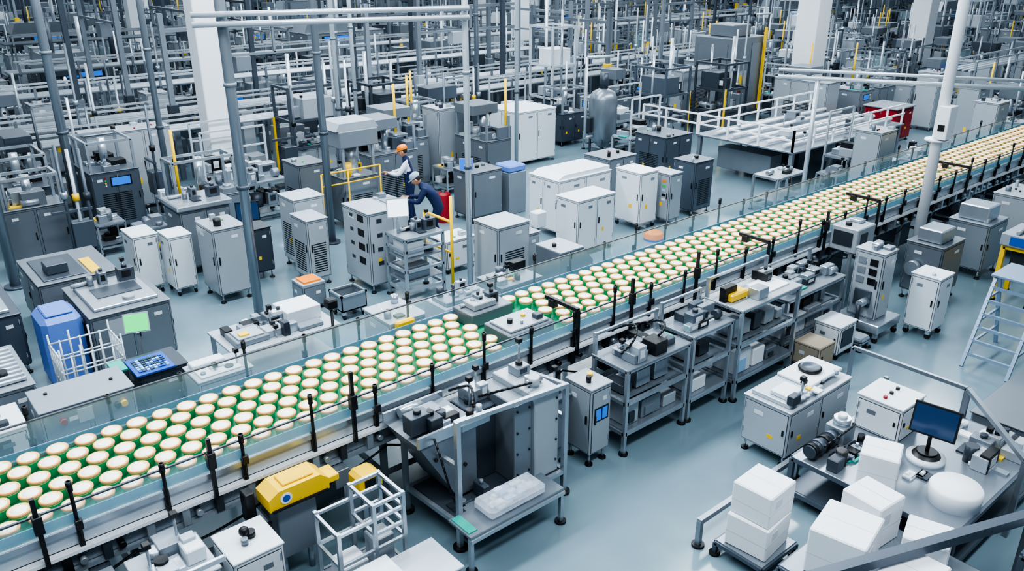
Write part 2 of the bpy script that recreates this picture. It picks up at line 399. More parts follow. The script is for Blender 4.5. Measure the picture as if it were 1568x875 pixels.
b.cyl((5.88,5.6,1.02),(5.88,5.6,1.10),.03,"black");b.cyl((6.0,5.7,1.02),(6.0,5.7,1.06),.035,"yellow")
b.build("control_cabinet")
b=B();b.box(5.4,5.7,.25,5.7,6.1,.85,"gray",.01);feet(b,5.4,5.7,5.7,6.1,.25,'leg');b.box(5.38,5.68,.85,5.72,6.12,.9,"slate");clutter(b,5.45,5.75,5.65,6.05,.9,6,6,("black","dark","steel"));b.build("gearbox_stand")
def framebench(name,x0,y0,x1,y1,h,seed,shelf=.3,n=8,top="gray",mids=(),pal=PAL):
    b=B();frame(b,x0,y0,x1,y1,h,.045,"steel",shelves=(shelf,)+tuple(mids),rails=(shelf-.02,h*.62),sm="midsteel");b.box(x0-.03,y0-.03,h,x1+.03,y1+.03,h+.03,top,.006)
    for x in(x0,x1):
        b.bar((x,y1,h),(x,y1,h+.3),.04,"steel")
    b.bar((x0,y1,h+.28),(x1,y1,h+.28),.03,"steel")
    R=random.Random(seed);x=x0+.08
    while x<x1-.3:
        w=R.uniform(.2,.34);hh=R.uniform(.15,.34);b.box(x,y0+.06,shelf+.02,x+w,y0+.42,shelf+.02+hh,R.choice(("white","paper","offwhite","paper","gray")),.01)
        if R.random()<.6:b.box(x+.04,y0+.04,shelf+.06,x+w*.6,y0+.062,shelf+hh*.7,R.choice(("dark","lightblue","gray")),0)
        x+=w+.06
    x=x0+.1
    while x<x1-.2:
        w=R.uniform(.1,.25);b.box(x,y0+.15,h*.62+.02,x+w,y0+.45,h*.62+R.uniform(.1,.3),R.choice(("dark","slate","gray","steel","black","offwhite")),.006);x+=w+.08
    b.box(x0,y0+.1,h*.6,x1,y1,h*.62,"midsteel",0)
    clutter(b,x0+.1,y0+.1,x1-.1,y1-.1,h+.03,n,seed,pal);return b
DK=("black","dark","slate","steel","midsteel","gray","offwhite","steel")
b=framebench("",6.28,5.38,7.35,5.9,1.1,21,n=22,top="midsteel",pal=DK);b.hose([(6.4,5.6,1.2),(6.5,5.5,1.4),(6.7,5.7,1.45),(6.8,6.2,1.15)],.014,"black");b.hose([(6.9,5.6,1.2),(7.0,5.5,1.35),(7.2,5.7,1.35),(7.25,6.2,1.1)],.014,"black");b.build("assembly_bench")
b=framebench("",7.45,5.38,8.2,5.9,1.15,22,n=14,top="midsteel",pal=DK);b.build("assembly_bench")
b=framebench("",8.3,5.3,9.6,5.85,1.28,23,n=4,top="offwhite");b.box(8.35,5.5,1.31,8.7,5.72,1.42,"yellow",.02);b.box(9.0,5.4,1.31,9.5,5.75,1.33,"paper",0);b.build("assembly_bench")
b=framebench("",9.7,5.5,11.2,6.1,.95,24,n=24,top="midsteel",pal=DK);b.build("assembly_bench")
b=B();cabinet(b,9.75,4.95,10.15,5.35,.42,"cardboard",.08,'leg',lid=False);b.build("parts_crate")
b=B();cabinet(b,10.35,5.0,10.8,5.4,.52,"white",.1,'caster',5);fx(b,'S',(10.35,5.0,10.8,5.4),.05,.2,.36,.47,"dark",.015);b.build("tabletop_oven")
b=B();cabinet(b,11.45,5.05,11.83,5.5,1.35,"offwhite",.3,'',7,top=5);E=(11.45,5.05,11.83,5.5);b.box(11.3,4.9,.16,12.0,5.6,.3,"steel",.01);feet(b,11.3,4.9,12.0,5.6,.16,'caster')
for z in(.85,1.0,1.15):fx(b,'W',E,.08,z,.2,z+.1,"black",.02);fx(b,'W',E,.26,z,.38,z+.1,"gray",.02)
fx(b,'W',E,.1,.5,.35,.75,"slate",.05);b.cyl((11.4,5.2,.6),(11.2,5.2,.6),.06,"steel");b.cyl((11.2,5.2,.6),(11.2,5.2,.3),.03,"dark");b.build("pump_cart")
b=B();cabinet(b,12.05,4.45,12.5,4.88,.98,"white",.14,'caster',8);b.cyl((12.15,4.6,1.0),(12.15,4.6,1.03),.03,"steel");b.build("mobile_cabinet")
b=B();frame(b,10.92,4.95,11.15,5.3,.12,.04,"steel");b.box(10.92,4.95,.12,11.15,5.3,.2,"offwhite");b.build("foot_stand")
b=B();cabinet(b,13.4,5.0,14.2,5.6,1.0,"gray",.16,'leg',81,top=4);b.box(13.5,5.1,1.02,14.0,5.5,1.25,"steel",.02);b.cyl((13.4,5.4,.6),(13.25,5.4,.6),.12,"steel",18);b.build("vacuum_unit")
b=B();cabinet(b,15.2,5.0,16.0,5.7,1.0,"gray",.16,'leg',82,top=5);b.box(15.3,5.1,1.02,15.8,5.6,1.3,"steel",.02);b.build("vacuum_unit")
b=B();cabinet(b,16.8,4.9,17.8,5.6,1.2,"offwhite",.16,'leg',83,top=5);b.build("packaging_machine")
# yellow guarded drive: long flat-topped housing with a stepped end
b=B();b.prism([(2.2,.93),(2.78,.93),(2.78,1.04),(2.70,1.11),(2.30,1.11),(2.2,1.05)],5.85,6.12,"yellow");b.box(2.36,5.9,1.11,2.66,6.08,1.13,"yellow",.006);b.box(2.78,5.88,.95,2.90,6.08,1.02,"yellow",.008)
b.cyl((2.36,5.85,1.02),(2.36,5.843,1.02),.055,"paper",20);b.cyl((2.36,5.843,1.02),(2.36,5.840,1.02),.035,"blue",20)
b.box(2.22,5.83,.92,2.76,5.85,.94,"black",0);b.box(2.3,5.95,.30,2.68,6.12,.93,"gray",.008);b.cyl((2.35,6.05,.30),(2.35,6.05,0),.03,"steel");b.cyl((2.62,6.05,.30),(2.62,6.05,0),.03,"steel")
b.box(2.05,6.0,.8,2.14,6.12,1.1,"black",.01);b.cyl((2.09,6.06,0),(2.09,6.06,.8),.03,"slate");b.build("guarded_drive_unit")
b=B();b.prism([(3.08,.72),(3.33,.72),(3.33,.84),(3.28,.88),(3.12,.88),(3.08,.84)],5.85,6.05,"yellow");b.box(3.14,5.84,.75,3.27,5.85,.83,"black",0);b.bar((3.2,6.0,0),(3.2,6.0,.72),.05,"steel");b.build("guarded_drive_unit")
b=B();
for x in(2.5,2.85,3.15):
    for y in(5.2,5.6):b.bar((x,y,0),(x,y,1.08 if x>2.6 else .95),.035,"steel")
for z in(.3,.6,.92):
    b.bar((2.5,5.2,z),(3.15,5.2,z),.028,"steel");b.bar((2.5,5.6,z),(3.15,5.6,z),.028,"steel");b.bar((2.5,5.2,z),(2.5,5.6,z),.028,"steel");b.bar((3.15,5.2,z),(3.15,5.6,z),.028,"steel")
for z in(.76,1.06):b.bar((2.85,5.2,z),(3.15,5.2,z),.028,"steel");b.bar((2.85,5.6,z),(3.15,5.6,z),.028,"steel");b.bar((3.15,5.2,z),(3.15,5.6,z),.028,"steel");b.bar((2.85,5.2,z),(2.85,5.6,z),.028,"steel")
b.box(2.52,5.22,.3,3.13,5.58,.31,"gray",0);b.box(2.9,5.3,.31,3.1,5.5,.6,"offwhite",.01);b.box(2.55,5.25,.31,2.8,5.5,.5,"white",.01);b.build("tube_frame_stand")
b=B();cabinet(b,2.35,4.5,2.85,5.05,.62,"white",.1,'caster',2);b.box(2.4,4.55,.64,2.7,4.8,.70,"paper",.01);cabinet(b,2.9,4.6,3.35,5.08,.52,"offwhite",.1,'caster',4);b.build("parts_bin")
b=B();cabinet(b,1.7,5.45,2.12,5.9,.90,"white",.12,'caster',12,top=2);b.sphere((1.9,5.7,.99),.045,"black");b.cyl((1.9,5.7,.9),(1.9,5.7,.98),.02,"black");b.build("lever_cabinet")
b=B();cabinet(b,1.05,5.55,1.62,6.1,.86,"offwhite",.12,'caster',13);b.box(1.15,5.65,.88,1.4,5.85,.95,"steel",.01);b.box(1.42,5.7,.88,1.58,5.9,1.02,"white",.01);b.cyl((1.25,5.95,.88),(1.25,5.95,1.0),.06,"steel",18);b.cyl((1.5,6.0,.88),(1.5,6.0,.93),.03,"black");b.box(1.05,5.5,.95,1.66,5.53,1.0,"steel",.004);clutter(b,1.15,5.65,1.55,6.0,.88,7,13);b.build("feed_unit")
b=B();cabinet(b,.35,5.6,.95,6.15,.84,"gray",.12,'caster',14,top=8);b.build("feed_unit")
b=B();cabinet(b,1.55,4.7,2.1,5.2,.6,"offwhite",.12,'caster',15,top=3);b.build("feed_unit")
# ------------------------------------------------------------------ lower-right station
b=B()
b.bar((5.65,3.82,.3),(9.3,3.82,.3),.055,"midsteel")
for x in(5.67,7.4,9.28):b.bar((x,3.82,.03),(x,3.82,.3),.05,"midsteel");b.cyl((x,3.82,0),(x,3.82,.03),.065,"black")
b.bar((9.3,3.82,.3),(9.3,3.82,.62),.05,"midsteel");b.build("bumper_rail")
b=B()
b.bar((9.75,4.5,.62),(9.75,3.05,.62),.045,"midsteel")
for y in(4.5,3.05):b.bar((9.75,y,0),(9.75,y,.62),.045,"midsteel")
b.build("guard_rail")
b=B();cabinet(b,7.45,4.0,8.75,4.6,.72,"offwhite",.14,'leg',31,top=0)
b.box(7.5,4.05,.74,8.2,4.55,.80,"offwhite",.01);b.box(8.0,4.1,.80,8.7,4.55,.84,"white",.01)
b.lathe(8.35,4.33,.84,[(0,.0,"black"),(.13,0,"black"),(.14,.035,"black"),(.11,.055,"black"),(.09,.03,"slate"),(0,.03,"slate")],28)
b.box(7.55,4.1,.80,7.85,4.35,.86,"white",.01);b.box(7.95,4.08,.80,8.02,4.15,.83,"yellow");clutter(b,7.55,4.02,8.6,4.12,.80,9,4,s=.7)
b.build("weighing_machine")
b=B();frame(b,6.97,2.0,9.1,3.65,.55,.05,"slate",rails=(.15,),shelves=(.16,),sm="slate");b.box(6.95,2.0,.55,9.1,3.65,.58,"midsteel",.006);b.build("packing_bench")
b=B()
b.cyl((7.0,3.5,.68),(7.5,3.5,.68),.07,"dark",20)
for k in range(4):b.cyl((7.02+k*.12,3.5,.68),(7.08+k*.12,3.5,.68),.085,"slate" if k%2 else "black",20)
b.box(7.5,3.4,.58,7.75,3.62,.78,"gray",.01);b.cyl((7.62,3.5,.78),(7.62,3.5,.86),.09,"steel",20);b.cyl((7.62,3.5,.86),(7.62,3.5,.90),.05,"white",20);b.cyl((7.2,3.25,.58),(7.2,3.25,.75),.06,"black");b.box(7.0,3.18,.58,7.15,3.3,.72,"dark");clutter(b,7.2,3.2,7.85,3.34,.58,18,8,("black","dark","steel","slate","gray"),s=.7)
b.hose([(7.1,3.4,.75),(7.3,3.3,.9),(7.6,3.35,.85),(7.8,3.5,.7)],.012,"black")
b.build("electric_motor")
b=B();cabinet(b,8.0,3.05,8.5,3.55,.98,"white",.585,'',32)
for k,(c) in enumerate(("red","black","black")):b.cyl((8.1+.14*k,3.3,1.0),(8.1+.14*k,3.3,1.03),.022,c)
b.build("button_box")
b=B();b.cyl((7.95,2.72,.67),(7.95,2.72,.69),.10,"black",28);b.cyl((7.95,2.72,.69),(7.95,2.72,.95),.02,"black");monitor(b,7.94,2.70,1.05,.44,.33,(-1,-.15),"screen",tilt=.22);b.build("computer_monitor")
b=B();b.lathe(7.95,2.72,.58,[(0,0,"white"),(.19,0,"white"),(.19,.05,"white"),(.14,.06,"white"),(.12,.09,"black"),(.05,.08,"black"),(0,.08,"black")],28);b.build("rotary_dial_base")
def carton(x,y,z,sx,sy,sz,rz=0):
    b=B();b.box(-sx/2,-sy/2,0,sx/2,sy/2,sz,"paper",.012);b.box(-sx/2-.001,-sy/2-.001,sz*.45,sx/2+.001,sy/2+.001,sz*.455,"offwhite",0);b.box(-.002,-sy/2+.02,sz,.002,sy/2-.02,sz+.001,"offwhite",0);b.box(-sx*.3,-sy/2-.002,sz*.55,-sx*.05,-sy/2,sz*.8,"white",0);b.build("carton_box",(x,y,z),rz)
b=B();frame(b,5.70,3.12,6.27,3.64,.14,.04,"slate",rails=());b.box(5.70,3.12,.14,6.27,3.64,.17,"midsteel",0);b.build("pallet_stand")
carton(5.98,3.38,.17,.46,.43,.35,.1);carton(6.0,3.38,.521,.44,.41,.34,.05)
b=B();frame(b,5.6,1.62,6.88,2.9,.38,.04,"slate",rails=(.1,));b.box(5.6,1.62,.38,6.88,2.9,.41,"midsteel",0);b.build("pallet_stand")
carton(6.0,2.55,.411,.54,.48,.46,.2);carton(6.6,2.62,.411,.38,.40,.46,-.1);carton(7.24,2.88,.581,.38,.36,.36,.35);carton(6.0,1.95,.411,.5,.42,.36,.05);carton(6.62,2.1,.411,.38,.38,.32,.3)
carton(7.6,2.98,.581,.22,.20,.12,.2)
b=B();b.lathe(7.45,2.22,.58,[(0,0,"paper"),(.23,0,"paper"),(.24,.16,"paper"),(.22,.19,"paper"),(0,.20,"paper")],32);b.build("round_tub")
b=B();clutter(b,8.25,2.1,8.9,2.5,.58,24,77,("white","offwhite","dark","paper","gray","slate","steel","black"));clutter(b,7.5,2.58,7.68,2.72,.58,6,78,("white","black","offwhite","paper"),s=.6);clutter(b,8.65,2.6,8.95,3.4,.58,12,79,("white","offwhite","dark","steel"),s=.8);b.build("small_parts")
b=B();b.bar((4.9,2.5,.85),(7.4,1.55,.85),.09,"slate");b.bar((4.92,2.5,0),(4.92,2.5,.85),.06,"slate");b.bar((7.38,1.56,0),(7.38,1.56,.85),.06,"slate");b.build("barrier_rail")
b=B();b.bar((9.17,2.85,.9),(8.15,1.9,.9),.05,"midsteel");b.bar((8.15,1.9,0),(8.15,1.9,.9),.05,"midsteel");b.bar((9.17,2.85,0),(9.17,2.85,.9),.05,"midsteel");b.build("guard_rail")
b=B();frame(b,6.95,.8,8.5,1.45,.7,.05,"slate");b.box(6.95,.8,.7,8.5,1.45,.73,"offwhite",.006);clutter(b,7.1,.9,8.4,1.35,.73,12,5);b.build("side_table")
b=B();b.box(9.6,-1.0,0,15.5,2.9,.42,"gray",.02);b.box(9.58,-1.0,.42,15.5,2.92,.45,"gray",.01);b.build("raised_platform")
b=B();dyy=-.12
for y in(3.3+dyy,3.9+dyy):
    b.bar((11.6,y,0),(12.2,y,1.25),.045,"ladderblue");b.bar((12.8,y,0),(12.3,y,1.25),.045,"ladderblue")
    for k in range(1,4):
        t=k/4;b.bar((11.6+.6*t,y,1.25*t),(12.8-.5*t,y,1.25*t),.03,"ladderblue")
for k in range(1,7):
    t=k/7;b.bar((11.6+.6*t,3.3+dyy,1.25*t),(11.6+.6*t,3.9+dyy,1.25*t),.04,"ladderblue")
b.box(12.1,3.25+dyy,1.23,12.8,3.95+dyy,1.27,"ladderblue")
b.build("step_ladder")
b=B();frame(b,14.5,3.95,15.1,4.5,.95,.07,"yellow",rails=(.45,));b.box(14.6,4.0,.45,15.0,4.4,.9,"dark");b.box(14.4,3.9,.98,15.2,4.55,1.2,"offwhite",.02);fx(b,'W',(14.4,3.9,15.2,4.55),.1,1.02,.5,1.16,"blue",.012);clutter(b,14.5,4.0,15.1,4.4,1.2,5,3);b.build("palletizer_head")
# ------------------------------------------------------------------ behind the conveyor, left part
def cab(name,*a,**k):
    b=B();cabinet(b,*a,**k);return b.build(name)
b=B();cabinet(b,1.05,8.9,2.0,9.5,.96,"gray",.14,'leg',41)
E=(1.05,8.9,2.0,9.5);fx(b,'S',E,.06,.70,.9,.93,"midsteel",.01)
for k,c in((.2,"red"),(.75,"black"),(.82,"yellow")):b.cyl((1.05+k,8.89,.82),(1.05+k,8.84,.82),.035,c,14)
b.box(1.4,8.88,.74,1.55,8.895,.9,"offwhite",0);b.cyl((1.85,9.2,.98),(1.85,9.2,1.0),.02,"black");b.cyl((1.2,9.3,.98),(1.2,9.3,1.0),.02,"black");b.build("control_console")
b=B();cabinet(b,.35,8.9,.92,9.5,.88,"white",.14,'leg',42,top=4);fx(b,'S',(.35,8.9,.92,9.5),.1,.6,.4,.8,"dark",.01);b.build("printer_unit")
b=B();cabinet(b,2.2,9.35,2.75,9.9,.82,"slate",.14,'leg',43);
b.box(2.15,9.3,.84,2.6,9.8,.87,"blue",.005)
for i in range(8):
    for j in range(6):b.box(2.2+i*.045,9.36+j*.06,.87,2.235+i*.045,9.40+j*.06,.885,R.choice(("lightblue","slate","slate","blue")),0)
b.box(2.0,9.6,.0,2.14,9.9,.84,"slate",0);b.box(1.98,9.6,.84,2.14,9.9,.86,"teal",0);b.build("keyboard_console")
b=B();cabinet(b,2.65,8.7,3.3,9.2,.84,"offwhite",.14,'leg',44);b.box(2.7,8.75,.86,3.2,9.0,.88,"white");b.box(2.7,9.02,.86,3.1,9.18,.92,"white",.01);clutter(b,2.75,8.8,3.2,9.1,.86,5,31,s=.7);b.build("label_printer")
b=B();frame(b,3.35,9.3,4.75,10.1,.75,.05,"steel",shelves=(.3,));b.box(3.3,9.25,.75,4.8,10.15,.78,"offwhite",.006)
b.box(3.4,9.4,.78,3.85,9.8,.86,"gray",.01);b.box(3.45,9.45,.86,3.8,9.75,.88,"offwhite",.005);b.box(3.5,9.5,.88,3.62,9.6,.9,"yellow",0)
b.box(4.2,9.6,.78,4.7,10.05,.98,"white",.01);b.box(4.25,9.35,.78,4.6,9.55,.84,"gray",.01);clutter(b,3.9,9.4,4.2,10.0,.78,12,5);b.box(3.9,9.9,.78,4.05,10.05,.8,"orange",0);clutter(b,3.4,9.8,4.2,10.05,.78,8,15);b.build("inspection_table")
b=B();b.cyl((4.35,8.6,0),(4.35,8.6,1.35),.02,"black",8);b.box(4.28,8.53,1.35,4.42,8.67,1.48,"black",.02);b.cyl((4.35,8.6,0),(4.35,8.6,.03),.12,"black",16);b.build("sensor_post")
b=B()
x0,y0,x1,y1=1.55,10.15,2.25,10.7
for z in(.35,.55,.75,.95):
    for p,q in(((x0,y0),(x1,y0)),((x1,y0),(x1,y1)),((x1,y1),(x0,y1)),((x0,y1),(x0,y0))):b.cyl((*p,z),(*q,z),.012,"pipe",8)
for i in range(7):
    x=x0+(x1-x0)*i/6
    for y in(y0,y1):b.cyl((x,y,.1 if i in(0,6) else .3),(x,y,.97 if i%2 else 1.08),.012,"pipe",8)
for i in range(1,5):
    y=y0+(y1-y0)*i/5
    for x in(x0,x1):b.cyl((x,y,.3),(x,y,.97),.012,"pipe",8)
b.box(x0,y0,.3,x1,y1,.32,"gray",0);feet(b,x0,y0,x1,y1,.12,'caster',.02);b.build("wire_basket_cart")
b=B();b.box(2.4,10.25,0,2.6,10.45,.03,"dark");b.bar((2.5,10.35,0),(2.5,10.35,.95),.04,"steel");monitor(b,2.5,10.32,1.1,.30,.25,(-.35,-1),"screengreen","offwhite",.3);b.build("display_monitor")
b=B();cabinet(b,2.15,11.2,3.2,12.6,.93,"gray",.14,'leg',45)
b.box(2.25,11.35,.95,3.1,12.4,1.0,"steel",.01);b.box(2.4,11.7,1.0,3.0,12.1,1.01,"slate",0);b.cyl((2.75,11.5,1.0),(2.75,11.5,1.04),.08,"offwhite",20);fx(b,'S',(2.15,11.2,3.2,12.6),.2,.6,.7,.85,"offwhite",.012);clutter(b,2.3,12.15,3.0,12.4,1.0,6,3)
b.build("filling_machine")
b=B();b.box(1.6,11.35,.0,2.10,12.0,1.0,"bluecover",.07);b.box(1.68,11.43,1.0,2.02,11.9,1.04,"bluecover",.015);b.build("blue_plastic_bin")
b=B();cabinet(b,1.9,12.9,3.0,14.3,.93,"gray",.14,'leg',46);b.box(2.0,13.0,.95,2.6,14.1,.97,"slate");b.box(2.65,12.95,.95,2.8,13.7,.97,"yellow",0);b.box(2.1,13.2,.97,2.4,13.5,1.12,"slate",.01);b.build("filling_machine")
b=B();cabinet(b,.6,12.1,1.5,15.0,.9,"slate",.14,'leg',47);b.box(.7,12.2,.92,1.4,14.6,.97,"steel",.01)
for k in range(6):b.box(.8,12.3+k*.4,.97,1.3,12.5+k*.4,1.0,"slate",0)
b.box(.62,12.0,.7,1.2,12.1,.95,"blue",.02);b.build("transfer_table")
b=B();cabinet(b,.3,9.9,1.2,11.2,.85,"gray",.14,'leg',48,top=6)
for k in range(9):b.cyl((.35,10.05+k*.12,.9),(1.15,10.05+k*.12,.9),.03,"steel",10)
b.build("roller_table")
cab("electrical_cabinet",3.55,13.9,3.95,14.5,1.05,"white",.13,'caster',seed=1)
cab("electrical_cabinet",4.0,13.5,4.38,14.0,1.05,"white",.13,'caster',seed=2)
cab("electrical_cabinet",4.45,12.7,5.0,13.4,1.28,"offwhite",.15,'leg',seed=3,top=3)
b=B();cabinet(b,4.5,14.3,5.4,15.1,1.2,"gray",.15,'leg',49,top=5);b.box(4.45,14.25,1.22,5.45,15.15,1.32,"steel",.02);clutter(b,4.6,14.4,5.3,15.0,1.32,7,3);b.build("mixing_machine")
b=B();cabinet(b,5.3,13.3,5.7,13.8,.95,"slate",.15,'leg',50);monitor(b,5.4,13.5,1.25,.4,.34,(-.4,-1),"screen");b.bar((5.4,13.52,.95),(5.4,13.52,1.2),.04,"black");b.build("operator_terminal")
cab("electrical_cabinet",6.15,13.25,6.75,13.85,1.34,"offwhite",.14,'leg',seed=4,vent='SW')
b=B();cabinet(b,5.95,12.4,6.35,13.0,1.2,"offwhite",.14,'leg',51,vent='SW');b.build("electrical_cabinet")
b=B();cabinet(b,6.6,11.45,7.1,12.3,1.42,"offwhite",.14,'leg',52);E=(6.6,11.45,7.1,12.3)
for z in(.5,.75,1.0,1.25):
    fx(b,'W',E,.15,z,.35,z+.12,"black",.012);fx(b,'W',E,.5,z+.03,.6,z+.09,"dark",.012);fx(b,'S',E,.15,z,.25,z+.07,"dark",.012)
b.build("server_rack")
b=B();frame(b,6.85,10.75,7.6,11.3,1.1,.045,"steel",shelves=(.35,.75),rails=(.2,.55,.9),sm="gray");b.box(6.9,10.8,.77,7.25,11.2,1.03,"white",.01);b.box(6.9,10.8,.37,7.35,11.2,.6,"gray",.01);b.box(6.83,10.73,1.1,7.62,11.32,1.13,"gray",.006)
b.cyl((6.95,11.1,1.13),(6.95,11.1,1.42),.025,"offwhite");monitor(b,6.93,11.05,1.58,.36,.32,(-.45,-1),"screenwhite","offwhite",.15)
clutter(b,7.1,10.85,7.5,11.2,1.13,9,3);clutter(b,7.3,10.85,7.5,11.2,.77,4,6)
b.build("test_bench")
b=B()
for x,y in((7.75,10.7),(7.75,11.5)):b.cyl((x,y,0),(x,y,1.7 if y<11 else 1.25),.026,"yellow",10)
b.path([(7.75,10.7,1.25),(7.75,11.5,1.25)],.026,"yellow");b.path([(7.75,10.7,.7),(7.75,11.5,.7)],.02,"yellow");b.build("safety_railing")
cab("small_parts_cabinet",8.1,11.35,8.75,11.85,.62,"white",.1,'caster',seed=91,top=2)
b=B();cabinet(b,5.35,11.5,5.75,11.9,.45,"gray",.06,'leg',53,lid=False);b.box(5.4,11.55,.45,5.7,11.85,.5,"orange",0);b.box(5.35,11.5,.45,5.75,11.9,.47,"offwhite",0);b.build("parts_bin")
b=B()
x0,y0,x1,y1=5.65,10.8,6.1,11.2
b.box(x0,y0,.15,x1,y1,.17,"gray",0)
for c in((x0,y0,x1,y0+.015),(x0,y1-.015,x1,y1),(x0,y0,x0+.015,y1),(x1-.015,y0,x1,y1)):b.box(c[0],c[1],.15,c[2],c[3],.42,"gray",0);b.box(c[0]-.01,c[1]-.01,.40,c[2]+.01,c[3]+.01,.43,"steel",0)
feet(b,x0,y0,x1,y1,.15,'caster');b.build("bin_cart")
cab("air_compressor_cabinet",8.15,9.95,8.85,10.6,1.22,"offwhite",.1,'leg',seed=5,vent='S',top=0)
b=B();b.prism([(8.95,.12),(9.75,.12),(9.75,.5),(9.5,.78),(8.95,.78)],9.3,9.9,"gray");b.box(8.95,9.28,.78,9.5,9.92,.80,"offwhite",0);b.cyl((9.1,9.6,.80),(9.1,9.6,.86),.04,"black");feet(b,8.95,9.3,9.75,9.9,.12,'leg');b.build("hopper_feeder")
b=B();cabinet(b,9.0,10.35,9.45,10.9,.8,"offwhite",.1,'leg',55);b.build("electrical_cabinet")
b=B();cabinet(b,7.2,8.7,8.0,9.3,.8,"gray",.12,'leg',56,top=9);clutter(b,7.3,8.8,7.9,9.2,.82,9,33);b.build("feeder_table")
b=B();cabinet(b,6.3,8.55,7.0,9.1,.78,"offwhite",.12,'leg',57,top=7);b.build("feeder_table")
b=B();cabinet(b,5.3,8.8,5.9,9.5,.75,"offwhite",.12,'leg',58,top=5);b.build("feeder_table")
cab("large_white_enclosure",10.5,10.45,11.5,11.05,1.12,"white",.13,'caster',seed=6,lid=True)
b=B();cabinet(b,11.0,11.5,12.5,12.4,1.2,"white",.13,'leg',58);b.prism([(11.0,1.22),(12.5,1.22),(12.5,1.30),(11.2,1.30)],11.55,12.35,"white");b.build("shrink_tunnel")
cab("large_white_enclosure",12.65,10.8,13.2,11.5,1.22,"white",.13,'caster',seed=7)
b=B();cabinet(b,13.35,10.6,13.75,11.2,1.12,"offwhite",.13,'leg',59);E=(13.35,10.6,13.75,11.2)
for k,c in enumerate(("orange","green","lightblue","black","white")):fx(b,'W',E,.1,.95-k*.1,.2,1.0-k*.1,c,.014)
b.build("control_cabinet")
cab("dark_machine_cabinet",14.3,10.7,14.95,11.3,1.2,"slate",.12,'leg',seed=8,vent='S',top=3)
cab("dark_machine_cabinet",13.4,12.4,14.3,13.2,1.1,"gray",.12,'leg',seed=18,top=4)
cab("dark_machine_cabinet",15.6,12.6,16.6,13.6,1.25,"slate",.12,'leg',seed=28,vent='W',top=5)
cab("large_white_enclosure",14.3,16.6,15.7,17.9,1.45,"white",.1,'leg',seed=9)
b=B();cabinet(b,10.3,13.4,11.1,14.1,1.1,"gray",.13,'leg',60,top=3);monitor(b,10.25,13.55,1.3,.3,.26,(-.8,-1),"screenblue","offwhite");b.bar((10.4,13.6,1.1),(10.3,13.57,1.2),.04,"offwhite");b.build("flow_wrapper")
b=B();b.box(11.3,13.4,0,11.8,13.9,.95,"gray",.01);b.box(11.3,13.4,.95,11.8,13.9,1.1,"bluecover",.03);b.build("blue_lid_container")
b=B();b.cyl((9.72,10.7,0),(9.72,10.7,.03),.12,"gray");b.cyl((9.72,10.7,0),(9.72,10.7,.75),.03,"gray");b.box(9.6,10.6,.75,9.85,10.8,1.05,"white",.02);b.build("sensor_pedestal")
b=B();b.lathe(12.5,10.25,0,[(.2,0,"blue"),(.2,.04,"blue"),(.19,.05,"orange"),(.2,.14,"orange"),(.16,.17,"orange"),(0,.17,"orange")],24);b.build("cable_drum")
b=B();b.lathe(9.95,14.0,0,[(.16,0,"red"),(.16,.6,"red"),(.14,.64,"red"),(.05,.66,"red"),(.05,.7,"black"),(0,.7,"black")],20);b.build("fire_extinguisher_drum")
b=B();frame(b,15.8,9.6,16.9,10.2,.8,.05,"steel",shelves=(.3,));b.box(15.8,9.6,.8,16.9,10.2,.83,"offwhite");clutter(b,15.9,9.7,16.8,10.1,.83,8,6);b.build("inspection_table")
b=B();cabinet(b,8.0,14.75,8.8,15.5,1.1,"gray",.14,'leg',61,vent='S')
for x in(8.05,8.75):
    for y in(14.8,15.45):b.bar((x,y,1.1),(x,y,1.75),.05,"steel")
b.box(7.95,14.7,1.75,8.85,15.55,2.1,"gray",.02);b.prism([(7.9,2.1),(8.9,2.1),(8.8,2.25),(8.0,2.25)],14.75,15.5,"offwhite");b.cyl((8.4,15.1,1.1),(8.4,15.1,1.75),.14,"steel",20);b.cyl((8.2,14.9,1.1),(8.2,14.9,1.4),.08,"yellow",16);clutter(b,8.1,14.8,8.7,15.4,1.12,12,4,("yellow","steel","black","gray","dark"));b.build("dosing_machine")
b=B()
for x in(7.4,8.0,8.75):b.cyl((x,14.55,0),(x,14.55,1.35),.018,"yellow",8)
b.path([(7.4,14.55,1.35),(8.75,14.55,1.35)],.018,"yellow");b.path([(7.4,14.55,1.1),(8.75,14.55,1.1)],.016,"yellow");b.build("safety_railing")
b=B();cabinet(b,8.0,13.05,8.42,13.75,.92,"offwhite",.14,'leg',62,top=4);b.box(8.05,13.15,.94,8.38,13.5,.98,"steel",.01);b.build("work_stand")
b=B();cabinet(b,7.1,14.9,7.7,15.6,1.5,"gray",.14,'leg',63,vent='W',top=2);b.build("electrical_cabinet")
# platform with rails
b=B();b.box(17.5,10.3,.98,23,13.2,1.03,"midsteel",.01)
for x in(17.6,19.4,21.2,22.9):
    for y in(10.4,13.1):b.bar((x,y,0),(x,y,1.0),.1,"gray")
for x in(17.5,18.4,19.3,20.2,21.1,22.0,22.9):
    b.bar((x,10.35,1.03),(x,10.35,1.55),.045,"paper");b.bar((x,13.15,1.03),(x,13.15,1.55),.045,"paper")
for y in(10.35,11.3,12.2,13.1,14.2,15.0):b.bar((17.5,y,0 if y>13.2 else 1.03),(17.5,y,1.55),.045,"paper")
for z in(1.3,1.55):b.bar((17.5,10.35,z),(17.5,15.0,z),.04,"paper");b.bar((17.5,10.35,z),(23,10.35,z),.04,"paper");b.bar((17.5,13.15,z),(23,13.15,z),.04,"paper")
for k in range(5):b.cyl((17.7,10.7+k*.5,1.10),(23,10.7+k*.5,1.10),.05,"paper",10)
for k in range(4):b.box(18.0+k*1.3,11.2,.15,18.5+k*1.3,12.8,.7,("gray","slate","offwhite")[k%3],.01)
